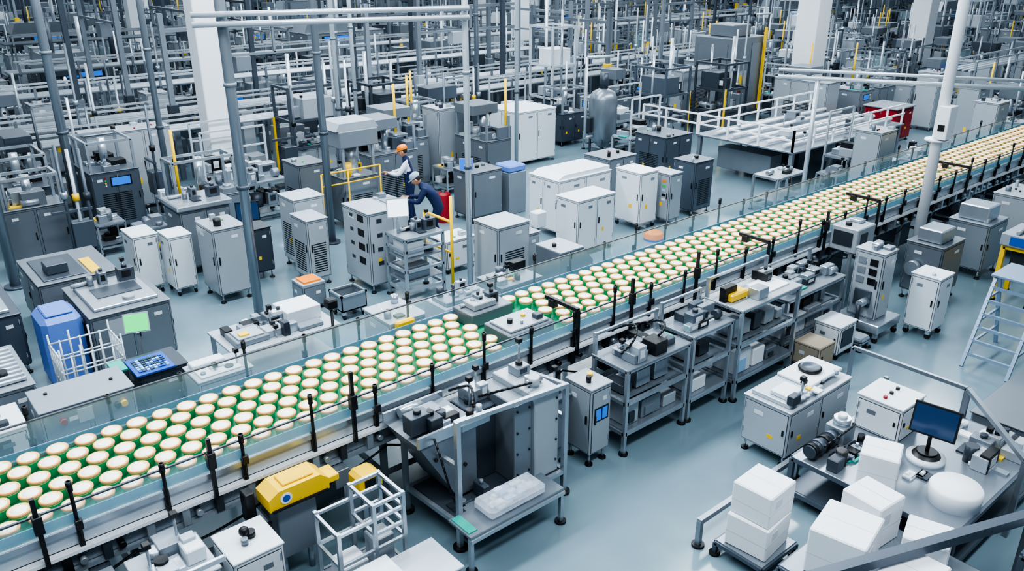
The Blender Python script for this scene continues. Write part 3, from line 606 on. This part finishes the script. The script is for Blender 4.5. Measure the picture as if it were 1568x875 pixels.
clutter(b,17.8,10.6,22.5,13,1.15,10,5,s=1.3);b.build("railed_mezzanine")
b=B();b.box(24.2,17.0,0,26.2,18.6,2.7,"gray",.02);E=(24.2,17,26.2,18.6)
fx(b,'S',E,.3,1.0,.9,1.6,"offwhite",.02);fx(b,'S',E,.45,1.15,.75,1.45,"yellow",.04);fx(b,'S',E,1.1,.2,1.8,2.5,"midsteel",.02);fx(b,'W',E,.2,.2,1.4,2.5,"midsteel",.02);b.bar((25.9,16.9,.2),(25.9,16.9,3),.08,"yellow");b.box(24.6,17.3,2.7,25.6,18.3,3.1,"gray",.03)
for k in range(3):b.cyl((24.6+k*.12,16.98,.9),(24.6+k*.12,16.95,.9),.04,"red",10)
b.build("carton_erector")
b=B();cabinet(b,24.8,11.4,25.9,12.4,1.0,"red",.1,'leg',70);b.box(24.75,11.35,1.02,25.95,12.45,1.08,"offwhite",.02);b.build("red_tool_chest");OCC.append((23,9.6,24.8,12.4))
b=B();cabinet(b,18.6,8.6,19.3,9.2,.9,"offwhite",.1,'leg',71,top=3);b.build("electrical_cabinet")
# ------------------------------------------------------------------ columns & poles
for (x,y,w,z1) in((7.1,19.0,.52,12),(23.3,26.9,.55,12),(26.8,15.7,.8,12),(38,17,.8,12),(30,38,.6,12),(12,40,.6,12)):
    b=B();b.box(-w/2,-w/2,0,w/2,w/2,z1,"paper",.02);b.box(-w/2-.05,-w/2-.05,0,w/2+.05,w/2+.05,.3,"gray",.02);b.build("building_column",(x,y,0))
for (x,y,r) in((2.0,15.8,.085),(3.6,17.6,.085),(4.62,11.6,.075),(7.4,14.3,.07),(7.9,10.4,.05),(5.2,16.9,.06),(9.6,17.6,.06),(10.6,18.6,.05),(15.6,20.0,.07),(13.4,15.6,.05),(8.9,16.4,.05)):
    b=B();b.cyl((0,0,0),(0,0,9),r,"midsteel" if r>.055 else "pipe",14);b.cyl((0,0,0),(0,0,.04),r*2.2,"slate",14);b.cyl((0,0,2.2),(0,0,2.26),r*1.3,"slate",14);b.cyl((0,0,3.7),(0,0,3.75),r*1.25,"gray",14);b.build("support_pole",(x,y,0))
b=B();b.cyl((14.4,5.85,0),(14.4,5.85,9),.09,"paper",16);b.box(14.22,5.65,2.55,14.5,5.85,3.1,"paper",.01);b.box(14.2,5.7,2.7,14.22,5.8,2.8,"black",0);b.cyl((14.4,5.85,2.5),(14.4,5.85,2.53),.2,"paper");b.build("support_pole")
b=B()
for z in(4.55,4.68):b.cyl((4.2,11.60,z),(7.9,10.3,z),.04,"pipe",10)
b.build("overhead_pipe")
b=B();b.cyl((15.8,9.9,3.0),(18.3,5.2,3.0),.045,"pipe",10);b.cyl((16.2,9.2,0),(16.2,9.2,3.0),.05,"pipe",10);b.cyl((15.8,9.9,3.15),(18.3,5.2,3.15),.035,"pipe",10);b.build("overhead_pipe")
# ------------------------------------------------------------------ long pipe racks crossing the hall
def pipe_rack(x0,x1,y,z,n=5,m="pipe"):
    b=B();x=x0
    while x<=x1+.01:
        for yy in(y-.35,y+.35):b.bar((x,yy,0),(x,yy,z+.25),.06,"gray")
        b.bar((x,y-.4,z-.05),(x,y+.4,z-.05),.05,"slate");x+=1.6
    for k in range(n):b.cyl((x0-.3,y-.3+.6*k/(n-1),z),(x1+.3,y-.3+.6*k/(n-1),z),.04,m,8)
    for yy in(y-.35,y+.35):b.bar((x0,yy,z+.25),(x1,yy,z+.25),.05,m)
    RR=random.Random(int(y*10));x=x0+.3
    while x<x1-1:
        w=RR.uniform(.3,.9);b.box(x,y-.25,.1,x+w,y+.25,RR.uniform(.5,z-.2),RR.choice(("slate","gray","gray","slate","offwhite")),.01);x+=w+RR.uniform(.1,.7)
    b.build("pipe_rack")
pipe_rack(1.2,22.5,20.6,1.45);pipe_rack(2,34,22.6,1.5,5);pipe_rack(3,22.5,25.0,1.9,4);pipe_rack(5,45,28.6,2.1,4,"offwhite");pipe_rack(6,45,34.3,2.4,3,"gray");pipe_rack(28,60,11.0,2.0,4,"offwhite")
R=random.Random(12)
def ok(x,y):
    a=math.degrees(math.atan2(y,x));return 16.5<a<84
def free(r,gap=.1):
    x0,y0,x1,y1=r
    for (a,b_,c,d) in OCC:
        if x0<c+gap and x1>a-gap and y0<d+gap and y1>b_-gap:return False
    return True
for i,(x,y,L) in enumerate(((11,38.5,4.2),(15.5,30.6,3.5),(6.0,30.8,3.2),(26,31,3.6),(33,22,3.6),(41,26,4),(8,45,4),(22,46,4.5),(20,36.4,3.4),(47,20,4))):
    b=B();h=(2.0,2.4,1.8,2.2)[i%4];d=1.5;m=("slate","gray","slate","midsteel")[i%4]
    cabinet(b,0,0,L,d,h,m,.2,'leg',200+i,vent='W',ctl='S');b.prism([(0,h+.02),(L*.6,h+.02),(L*.55,h+.5),(.2,h+.5)],.2,d-.2,"midsteel")
    for k in range(3):b.cyl((L*(.2+.3*k),d*.5,h),(L*(.2+.3*k),d*.5,h+1.6),.09,"pipe" if k==1 else "slate",12)
    b.box(L,.3,.7,L+.8,d-.3,.85,"steel",.01);b.bar((L+.7,.4,0),(L+.7,.4,.7),.06,"slate");b.bar((L+.7,d-.4,0),(L+.7,d-.4,.7),.06,"slate");b.box(.3,-.12,.9,.7,0,1.5,"yellow" if i%2 else "offwhite",.01)
    if free((x,y,x+L+.8,y+d)):b.build("oven_tunnel",(x,y,0))
cnt=0;tries=0
while cnt<58 and tries<3000:
    tries+=1;x=R.uniform(3,62);y=R.uniform(21.5,62)
    if cnt<10: x=R.uniform(3,30);y=R.uniform(19,24)
    if not ok(x,y):continue
    h=R.uniform(3.6,6.5);L=R.uniform(2.5,6);m=R.choice(("gray","slate","midsteel","gray","gray","slate"));rz=R.choice((0,pi/2))
    ex,ey=(x+L,y) if rz==0 else (x,y+L)
    rs=[(x-.14,y-.14,x+.14,y+.14),(ex-.1,ey-.1,ex+.1,ey+.1)]
    if not all(free(q,.05) for q in rs):continue
    OCC.extend(rs);cnt+=1
    b=B();b.bar((0,0,0),(0,0,h),.12,m);b.bar((L,0,0),(L,0,h),.12,m);b.bar((0,0,h-.4),(L,0,h-.4),.09,m);b.bar((0,0,h-1.1),(L,0,h-1.1),.06,m)
    b.bar((L*.5,0,h-1.1),(L*.5,0,h-.4),.06,m)
    b.box(L*.3,-.15,h-1.5,L*.3+.4,.15,h-1.13,R.choice(("gray","slate","offwhite")),.01);b.box(-.12,-.1,1.4,.12,.1,1.9,R.choice(("offwhite","yellow","dark","gray")),.01)
    b.build("overhead_portal",(x,y,0),rz)
# ------------------------------------------------------------------ archetypes for the hall beyond
def arche(kind,seed):
    R=random.Random(seed*31+7);b=B();G1=("gray","gray","slate","offwhite","midsteel","offwhite","white")
    if kind=="packaging_machine":
        w,d,h=R.uniform(.8,1.5),R.uniform(.6,1.0),R.uniform(.9,1.4);cabinet(b,-w/2,-d/2,w/2,d/2,h,R.choice(G1),.12,'leg',seed,vent=R.choice(('','S','W')),ctl=R.choice(('','S','W','')))
        g=R.uniform(.4,.8)
        for x in(-w/2+.05,w/2-.05):
            for y in(-d/2+.05,d/2-.05):b.bar((x,y,h),(x,y,h+g),.05,"steel")
        if seed%2:b.box(-w/2,-d/2,h+g,w*.1,d/2,h+g+R.uniform(.08,.35),R.choice(G1),.015)
        else:
            for (p,q) in(((-1,-1),(1,-1)),((1,-1),(1,1)),((1,1),(-1,1)),((-1,1),(-1,-1))):b.bar((p[0]*(w/2-.05),p[1]*(d/2-.05),h+g),(q[0]*(w/2-.05),q[1]*(d/2-.05),h+g),.05,"steel")
        clutter(b,-w/2+.1,-d/2+.1,w/2-.1,d/2-.1,h+.02,14,seed,s=1.5)
        b.cyl((0,0,h),(0,0,h+g),.08,"steel",14);b.cyl((w*.4,d*.4,h),(w*.4,d*.4,h+1.4),.03,R.choice(("pipe","slate","yellow")),8)
    elif kind=="gantry_frame":
        w,d,h=R.uniform(1.0,1.8),R.uniform(.7,1.2),R.uniform(2.2,3.6);frame(b,-w/2,-d/2,w/2,d/2,h,.06,R.choice(("gray","midsteel","slate","slate","pipe")),rails=(h*.35,h*.65),foot=True)
        cabinet(b,-w/2+.1,-d/2+.1,w/2-.1,d/2-.1,h*.33,R.choice(G1),.1,'leg',seed);clutter(b,-w/2+.2,-d/2+.2,w/2-.2,d/2-.2,h*.35,12,seed,s=1.8);b.box(-w*.4,-d*.4,h*.65,w*.2,d*.4,h*.65+.5,R.choice(G1),.01);clutter(b,-w/2+.2,-d/2+.2,w/2-.2,d/2-.2,h*.65+.03,4,seed+4,s=1.6)
        b.cyl((w*.3,0,h*.35),(w*.3,0,h+.8),.05,"pipe",10);b.cyl((-w*.4,0,h*.3),(-w*.4,0,h+.5),.04,"steel",10)
        if seed%2:b.bar((w/2+.05,-d/2,.1),(w/2+.05,-d/2,1.5),.05,"yellow")
    elif kind=="electrical_cabinet":
        n=R.choice((1,1,2,3));w=.6*n;h=R.uniform(1.0,1.9);cabinet(b,-w/2,-.35,w/2,.35,h,R.choice(("white","offwhite","gray","offwhite")),.1,'leg',seed,vent=R.choice(('','S','W')),ctl=R.choice(('','S','')),top=5)
    elif kind=="process_tank":
        r=R.uniform(.25,.4);h=R.uniform(1.2,1.8);b.lathe(0,0,.35,[(0,0,"midsteel"),(r*.3,0,"midsteel"),(r,.3,"midsteel"),(r,h-.3,"midsteel"),(r*.8,h-.12,"midsteel"),(r*.2,h,"midsteel"),(0,h,"midsteel")],24)
        for a in range(4):b.cyl((r*.85*math.cos(a*pi/2+.7),r*.85*math.sin(a*pi/2+.7),0),(r*.85*math.cos(a*pi/2+.7),r*.85*math.sin(a*pi/2+.7),.8),.035,"slate",8)
        b.cyl((0,0,h+.3),(0,0,h+.75),.12,"slate",14);b.path([(r,0,.7),(r+.3,0,.7),(r+.3,0,h+1.2),(0,.3,h+1.2)],.04,"pipe");b.box(r*.7,-.3,.8,r+.12,.0,1.2,"dark",.01)
    elif kind=="work_table":
        w,d=R.uniform(1.0,1.7),R.uniform(.6,.9);frame(b,-w/2,-d/2,w/2,d/2,.85,.05,"steel",shelves=(.3,),sm="gray");b.box(-w/2,-d/2,.85,w/2,d/2,.89,R.choice(("gray","steel","midsteel")),.006);clutter(b,-w/2+.1,-d/2+.1,w/2-.1,d/2-.1,.89,18,seed,s=1.6);clutter(b,-w/2+.1,-d/2+.1,w/2-.1,d/2-.1,.32,8,seed+3,s=1.8)
        for x in(-w/2,w/2):b.bar((x,d/2,.85),(x,d/2,1.9),.04,"pipe")
        b.bar((-w/2,d/2,1.9),(w/2,d/2,1.9),.04,"pipe");b.bar((-w/2,d/2,1.5),(w/2,d/2,1.5),.035,"pipe")
    elif kind=="filling_line":
        L=R.uniform(2.0,3.0);b.box(-L/2,-.3,.85,L/2,.3,.95,"midsteel",.01)
        for x in(-L/2+.1,0,L/2-.1):
            for y in(-.25,.25):b.bar((x,y,0),(x,y,.85),.06,"slate");b.bar((x,y,.95),(x,y,1.5),.035,"pipe")
        for y in(-.25,.25):b.bar((-L/2,y,1.5),(L/2,y,1.5),.035,"pipe");b.bar((-L/2,y,1.15),(L/2,y,1.15),.03,"pipe")
        clutter(b,-L/2+.1,-.2,L/2-.1,.2,.95,20,seed,s=1.3);b.box(-.4,-.35,.2,.4,.35,.8,R.choice(G1),.01);b.box(-.3,-.28,1.5,.2,.28,1.8,R.choice(G1),.015);b.cyl((.1,0,1.5),(.1,0,2.1),.05,"yellow" if seed%3==0 else "steel",12)
    elif kind=="robot_cell":
        frame(b,-.7,-.7,.7,.7,2.0,.05,"midsteel",rails=(.1,1.15));cabinet(b,-.5,-.5,.1,.3,.9,"gray",.1,'leg',seed);b.cyl((.3,.2,0),(.3,.2,.8),.11,"gray",16);b.cyl((.3,.2,.8),(.1,.1,1.4),.06,"yellow" if seed%2 else "steel",12);b.cyl((.1,.1,1.4),(-.4,-.1,1.35),.05,"offwhite",12);b.cyl((-.4,-.1,1.35),(-.4,-.1,1.0),.04,"black",10);b.box(-.7,-.72,1.2,.7,-.7,1.9,"glass",0);clutter(b,-.5,-.5,.1,.3,.92,8,seed,s=1.4)
    elif kind=="small_cart":
        frame(b,-.3,-.25,.3,.25,.6,.035,"steel",shelves=(.2,),sm="gray");b.box(-.3,-.25,.6,.3,.25,.63,"gray",0);clutter(b,-.2,-.15,.2,.15,.63,8,seed,s=1.2);clutter(b,-.2,-.15,.2,.15,.22,4,seed+2,s=1.2)
    elif kind=="pipe_stand":
        for k in range(R.choice((1,2,3))):
            x=-.25+k*.18;h=R.uniform(1.6,3.6);b.cyl((x,0,0),(x,0,h),.03,R.choice(("pipe","slate","midsteel","gray")),8);b.cyl((x,0,h*.6),(x,0,h*.6+.12),.06,R.choice(("yellow","black","steel","dark")),10)
        b.bar((-.3,0,1.2),(.35,0,1.2),.05,"slate");b.box(-.3,-.15,0,.35,.15,.08,"dark",0);b.box(-.25,-.14,.5,.1,.1,1.0,R.choice(("gray","slate","offwhite")),.01)
    return b.mesh(kind)
kinds=["packaging_machine"]*9+["gantry_frame"]*5+["electrical_cabinet"]*6+["process_tank"]*1+["work_table"]*4+["filling_line"]*3+["robot_cell"]*2+["small_cart"]*3+["pipe_stand"]*3
LIB=[]
for i,k in enumerate(kinds):
    me=arche(k,i);xs=[v.co.x for v in me.vertices];ys=[v.co.y for v in me.vertices];LIB.append((k,me,(min(xs),min(ys),max(xs),max(ys))))
def scatter(x0,x1,y0,y1,n,pick=None,gap=.06):
    lib=LIB if pick is None else [q for q in LIB if q[0] in pick]
    for _ in range(n):
        x=R.uniform(x0,x1);y=R.uniform(y0,y1)
        if not ok(x,y):continue
        k,me,bb=R.choice(lib);rz=R.choice((0,0,pi,pi/2,-pi/2));a,b_,c,d=bb
        if rz==pi:a,b_,c,d=-c,-d,-a,-b_
        elif rz==pi/2:a,b_,c,d=-d,a,-b_,c
        elif rz==-pi/2:a,b_,c,d=b_,-c,d,-a
        r=(x+a,y+b_,x+c,y+d)
        if free(r,gap):
            OCC.append(r);place(me,k,(x,y,0),rz)
SM=("small_cart","pipe_stand","electrical_cabinet")
LOW=("packaging_machine","electrical_cabinet","work_table","small_cart")
scatter(1.5,26,18.8,27,800);scatter(1.5,26,18.8,27,250,SM)
scatter(2,44,26,43,1700);scatter(2,44,26,43,400,SM)
scatter(4,62,43,70,800,("gantry_frame","packaging_machine","robot_cell","electrical_cabinet"),.3)
scatter(24.5,46,8.6,27,1100);scatter(24.5,46,8.6,27,250,SM)
scatter(44,78,14,45,700,("gantry_frame","packaging_machine","robot_cell","electrical_cabinet"),.3)
scatter(16,24,13.6,19,160)
scatter(1.5,7.5,15.6,18.9,160,("work_table","packaging_machine","small_cart","pipe_stand","filling_line"))
scatter(9.4,13.4,15.6,18.6,60,("electrical_cabinet","packaging_machine","filling_line","small_cart","pipe_stand"))
scatter(18,24,4.6,5.9,60,LOW);scatter(24.5,45,5.5,8,150,LOW)
scatter(17,30,8.3,10,60,("work_table","electrical_cabinet","small_cart"))
# ------------------------------------------------------------------ people
def skinmesh(V,E,Rd,root=0,lv=2):
    me=bpy.data.meshes.new("sk");me.from_pydata(V,E,[]);ob=bpy.data.objects.new("sk",me);bpy.context.collection.objects.link(ob)
    ob.modifiers.new("s","SKIN");u=ob.modifiers.new("u","SUBSURF");u.levels=lv
    for i,r in enumerate(Rd):me.skin_vertices[0].data[i].radius=r;me.skin_vertices[0].data[i].use_root=(i==root)
    dg=bpy.context.evaluated_depsgraph_get();m2=bpy.data.meshes.new_from_object(ob.evaluated_get(dg));bpy.data.objects.remove(ob)
    for p in m2.polygons:p.use_smooth=True
    return m2
def headmesh(capm):
    V=[];F=[];M=[];N=40;K=30
    for k in range(K+1):
        t=-pi/2+pi*k/K
        for i in range(N):
            a=2*pi*i/N;cx,cy,cz=math.cos(t)*math.cos(a),math.cos(t)*math.sin(a),math.sin(t)
            x,y,z=cx*.098,cy*.076,cz*.122
            if z<0:
                s=1-.38*(-z/.122)**1.3;y*=s;x=x*(1-.30*(-z/.122)**1.5)+.022*(-z/.122)
            if x>0:
                g=lambda yy,zz,sy,sz:math.exp(-((y-yy)/sy)**2-((z-zz)/sz)**2)
                x+=.026*g(0,-.018,.013,.020)+.010*g(0,.005,.010,.03)-.010*(g(.03,.008,.016,.012)+g(-.03,.008,.016,.012))+.006*g(0,.03,.05,.012)+.007*g(0,-.062,.022,.010)-.004*g(0,-.078,.02,.006)+.010*g(0,-.10,.02,.014)
            V.append((x,y,z))
    for k in range(K):
        for i in range(N):
            j=(i+1)%N;F.append((k*N+i,k*N+j,(k+1)*N+j,(k+1)*N+i))
            c=[sum(V[q][d] for q in F[-1])/4 for d in range(3)]
            hair=(c[2]>.02 and c[0]<.055) or (c[0]<-.005 and c[2]>-.055 and not(abs(c[1])>.06 and c[2]<-.02)) or c[2]>.075
            lip=c[0]>.06 and abs(c[1])<.022 and -.071<c[2]<-.056
            M.append(1 if hair else 2 if lip else 0)
    def add(vs,fs,m):
        o=len(V);V.extend(vs);F.extend(tuple(q+o for q in f) for f in fs);M.extend([m]*len(fs))
    def ell(c,r,m,n=12,k=8):
        vs=[];fs=[]
        for a in range(k+1):
            t=-pi/2+pi*a/k
            for i in range(n):vs.append((c[0]+r[0]*math.cos(t)*math.cos(2*pi*i/n),c[1]+r[1]*math.cos(t)*math.sin(2*pi*i/n),c[2]+r[2]*math.sin(t)))
        for a in range(k):
            for i in range(n):j=(i+1)%n;fs.append((a*n+i,a*n+j,(a+1)*n+j,(a+1)*n+i))
        add(vs,fs,m)
    for s in(-1,1):
        ell((-.002,s*.076,-.006),(.018,.009,.032),0);ell((.002,s*.083,-.004),(.009,.004,.020),0)
        ell((.078,s*.030,.008),(.013,.013,.010),3);ell((.0885,s*.030,.008),(.004,.006,.006),4)
        ell((.088,s*.030,.030),(.006,.018,.004),1)
    prof=[(.106,.035),(.110,.05),(.108,.08),(.090,.115),(.055,.137),(0,.142)]
    vs=[];fs=[];n=32
    for r,z in prof:
        for i in range(n):vs.append((-.006+r*math.cos(2*pi*i/n),.86*r*math.sin(2*pi*i/n),z))
    for k in range(len(prof)-1):
        for i in range(n):j=(i+1)%n;fs.append((k*n+i,k*n+j,(k+1)*n+j,(k+1)*n+i))
    add(vs,fs,5)
    vs=[];fs=[];n=12
    for z in(.040,.046):
        for i in range(n+1):
            a=-1.15+2.3*i/n;vs.append((.085*math.cos(a),.088*math.sin(a),z+.006));vs.append((.10*math.cos(a)+.068*math.cos(a*1.2),.09*math.sin(a),z-.006))
    L=2*(n+1)
    for i in range(n):
        a=2*i;fs+=[(a,a+1,a+3,a+2),(L+a,L+a+2,L+a+3,L+a+1),(a+1,L+a+1,L+a+3,a+3),(a,a+2,L+a+2,L+a)]
    fs+=[(0,L,L+1,1),(2*n,2*n+1,L+2*n+1,L+2*n)]
    add(vs,fs,5)
    me=bpy.data.meshes.new("head");me.from_pydata(V,[],F)
    for m in("skin","hair","lip","paper","black",capm):me.materials.append(MATS[m])
    me.polygons.foreach_set("material_index",M);me.polygons.foreach_set("use_smooth",[True]*len(F));me.update();return me
def person(name,loc,yaw,J,capm,sleeve,torso,headtilt):
    root=bpy.data.objects.new(name,None);bpy.context.collection.objects.link(root);root.location=loc;root.rotation_euler=(0,0,yaw)
    def put(me,nm):
        o=bpy.data.objects.new(nm,me);bpy.context.collection.objects.link(o);o.parent=root;return o
    J=dict(J)
    for s in"LR":
        S=Vector(J["sh"+s][0]);E=Vector(J["el"+s][0]);J["ua"+s]=(tuple(S.lerp(E,.35)),.062);J["sh"+s]=(J["sh"+s][0],.062)
    N=Vector(J["neck"][0]);d=Vector((math.sin(headtilt),0,math.cos(headtilt)))
    J["headb"]=(tuple(N+d*.07),(.048,.048))
    edges=[("pelvis","spine"),("spine","chest"),("chest","neck"),("neck","headb")]
    for s in"LR":edges+=[("chest","sh"+s),("sh"+s,"ua"+s),("ua"+s,"el"+s),("el"+s,"wr"+s),("pelvis","hip"+s),("hip"+s,"kn"+s),("kn"+s,"an"+s),("an"+s,"toe"+s)]
    names=list(J);idx={n:i for i,n in enumerate(names)}
    m2=skinmesh([J[n][0] for n in names],[(idx[a],idx[c]) for a,c in edges],[J[n][1] if isinstance(J[n][1],tuple) else (J[n][1],)*2 for n in names],idx["pelvis"])
    m2.name="body"
    for mm in(torso,sleeve,"navy","black","skin"):m2.materials.append(MATS[mm])
    for p in m2.polygons:
        best=9;bk=0
        for (a,c) in edges:
            k=4 if c=="headb" else 0 if c in("neck","spine","chest") else 1 if c[:2] in("el","wr","ua") else 5 if c[:2]=="sh" else 3 if c.startswith("toe") else 2
            A=Vector(J[a][0]);C=Vector(J[c][0]);t=max(0,min(1,(p.center-A).dot(C-A)/(C-A).length_squared));q=(p.center-(A+(C-A)*t)).length
            ra=J[a][1];ra=ra[0] if isinstance(ra,tuple) else ra;q-=ra*.5
            if q<best:best=q;bk=k
        if bk==5:bk=1 if abs(p.center.y)>.12 else 0
        p.material_index=bk
    put(m2,"body")
    h=put(headmesh(capm),"head");h.rotation_euler=(0,headtilt,0);h.location=N+d*.155
    for s,sg in(("L",1),("R",-1)):
        W=Vector(J["wr"+s][0]);E=Vector(J["el"+s][0]);ax=(W-E).normalized();side=Vector((0,1,0))-ax*ax.y;side.normalize();up=ax.cross(side)
        if up.z<0:up=-up
        vs=[W-ax*.04,W+ax*.025,W+ax*.07];rr=[(.026,.022),(.030,.018),(.038,.016)];ed=[(0,1),(1,2)]
        for (o,Ln) in ((-.032,.062),(-.011,.075),(.011,.07),(.032,.055)):
            b0=W+ax*.082+side*o;base=len(vs)
            vs+=[b0,b0+ax*Ln*.5-up*.008,b0+ax*Ln*.85-up*.032];rr+=[(.0095,.0095),(.009,.009),(.007,.007)];ed+=[(2,base),(base,base+1),(base+1,base+2)]
        base=len(vs);t0=W+ax*.03-side*sg*.034;vs+=[t0,t0+ax*.03-side*sg*.024-up*.01,t0+ax*.055-side*sg*.032-up*.02];rr+=[(.012,.012),(.010,.010),(.008,.008)];ed+=[(1,base),(base,base+1),(base+1,base+2)]
        m3=skinmesh(vs,ed,rr,0,1);m3.materials.append(MATS["skin"]);put(m3,"hand_"+s)
J1={"pelvis":((0,0,.98),(.165,.12)),"spine":((.015,0,1.16),(.15,.115)),"chest":((.04,0,1.34),(.18,.125)),"neck":((.075,0,1.47),(.07,.065)),
"shL":((.04,.185,1.40),.075),"elL":((.20,.25,1.17),.052),"wrL":((.43,.15,1.20),.033),"shR":((.04,-.185,1.40),.075),"elR":((.18,-.26,1.15),.052),"wrR":((.41,-.16,1.13),.033),
"hipL":((0,.095,.90),.098),"knL":((.03,.11,.49),.066),"anL":((-.02,.12,.09),.048),"toeL":((.14,.13,.04),(.04,.035)),
"hipR":((0,-.095,.90),.098),"knR":((.02,-.11,.49),.066),"anR":((-.05,-.12,.09),.048),"toeR":((.11,-.13,.04),(.04,.035))}
J2={"pelvis":((-.08,0,.88),(.165,.125)),"spine":((.01,0,1.05),(.15,.12)),"chest":((.14,0,1.18),(.18,.13)),"neck":((.25,0,1.26),(.07,.065)),
"shL":((.16,.18,1.21),.075),"elL":((.29,.23,.97),.052),"wrL":((.50,.15,1.0),.033),"shR":((.16,-.18,1.21),.075),"elR":((.31,-.22,.96),.052),"wrR":((.53,-.12,1.0),.033),
"hipL":((-.08,.095,.82),.1),"knL":((.08,.12,.45),.067),"anL":((-.05,.13,.09),.048),"toeL":((.11,.14,.04),(.04,.035)),
"hipR":((-.08,-.095,.82),.1),"knR":((.04,-.12,.45),.067),"anR":((-.12,-.13,.09),.048),"toeR":((.04,-.14,.04),(.04,.035))}
ydir=math.atan2(.6475,-.762)
person("worker_in_orange_cap",(9.25,14.2,0),ydir,J1,"orange","shirt","navy",.3)
person("worker_in_blue_cap",(8.86,12.76,0),ydir,J2,"capblue","navy","navy",.65)
# ------------------------------------------------------------------ lights
w=bpy.data.worlds.new("w");bpy.context.scene.world=w;w.use_nodes=True;bg=w.node_tree.nodes["Background"];bg.inputs[0].default_value=(.70,.86,1,1);bg.inputs[1].default_value=.46
def area(x,y,sx,sy,p):
    l=bpy.data.lights.new("ceiling_lamp","AREA");l.shape='RECTANGLE';l.size=sx;l.size_y=sy;l.energy=p;l.color=(.88,.95,1)
    o=bpy.data.objects.new("ceiling_lamp",l);bpy.context.collection.objects.link(o);o.location=(x,y,9.2)
for x,y,sx,sy,p in((4,1,10,1.2,650),(4,9,14,1.5,1200),(8,16,16,1.5,1000),(20,9,14,1.5,1000),(22,20,20,2,1000),(14,28,24,2,1000),(40,26,24,2,1200),(30,42,30,2,1300),(12,52,20,2,900)):
    area(x,y,sx,sy,p)
# ------------------------------------------------------------------ camera
c=bpy.data.cameras.new("camera");c.sensor_width=36;c.lens=1258/1568*36;c.clip_end=300
o=bpy.data.objects.new("camera",c);bpy.context.collection.objects.link(o);o.location=(0,0,5.5);o.rotation_euler=(math.radians(90-22.3),0,math.radians(49.65-90))
bpy.context.scene.camera=o
vs=bpy.context.scene.view_settings
try:
    vs.view_transform='AgX';vs.look='AgX - High Contrast'
except Exception as e: pass
vs.exposure=.32
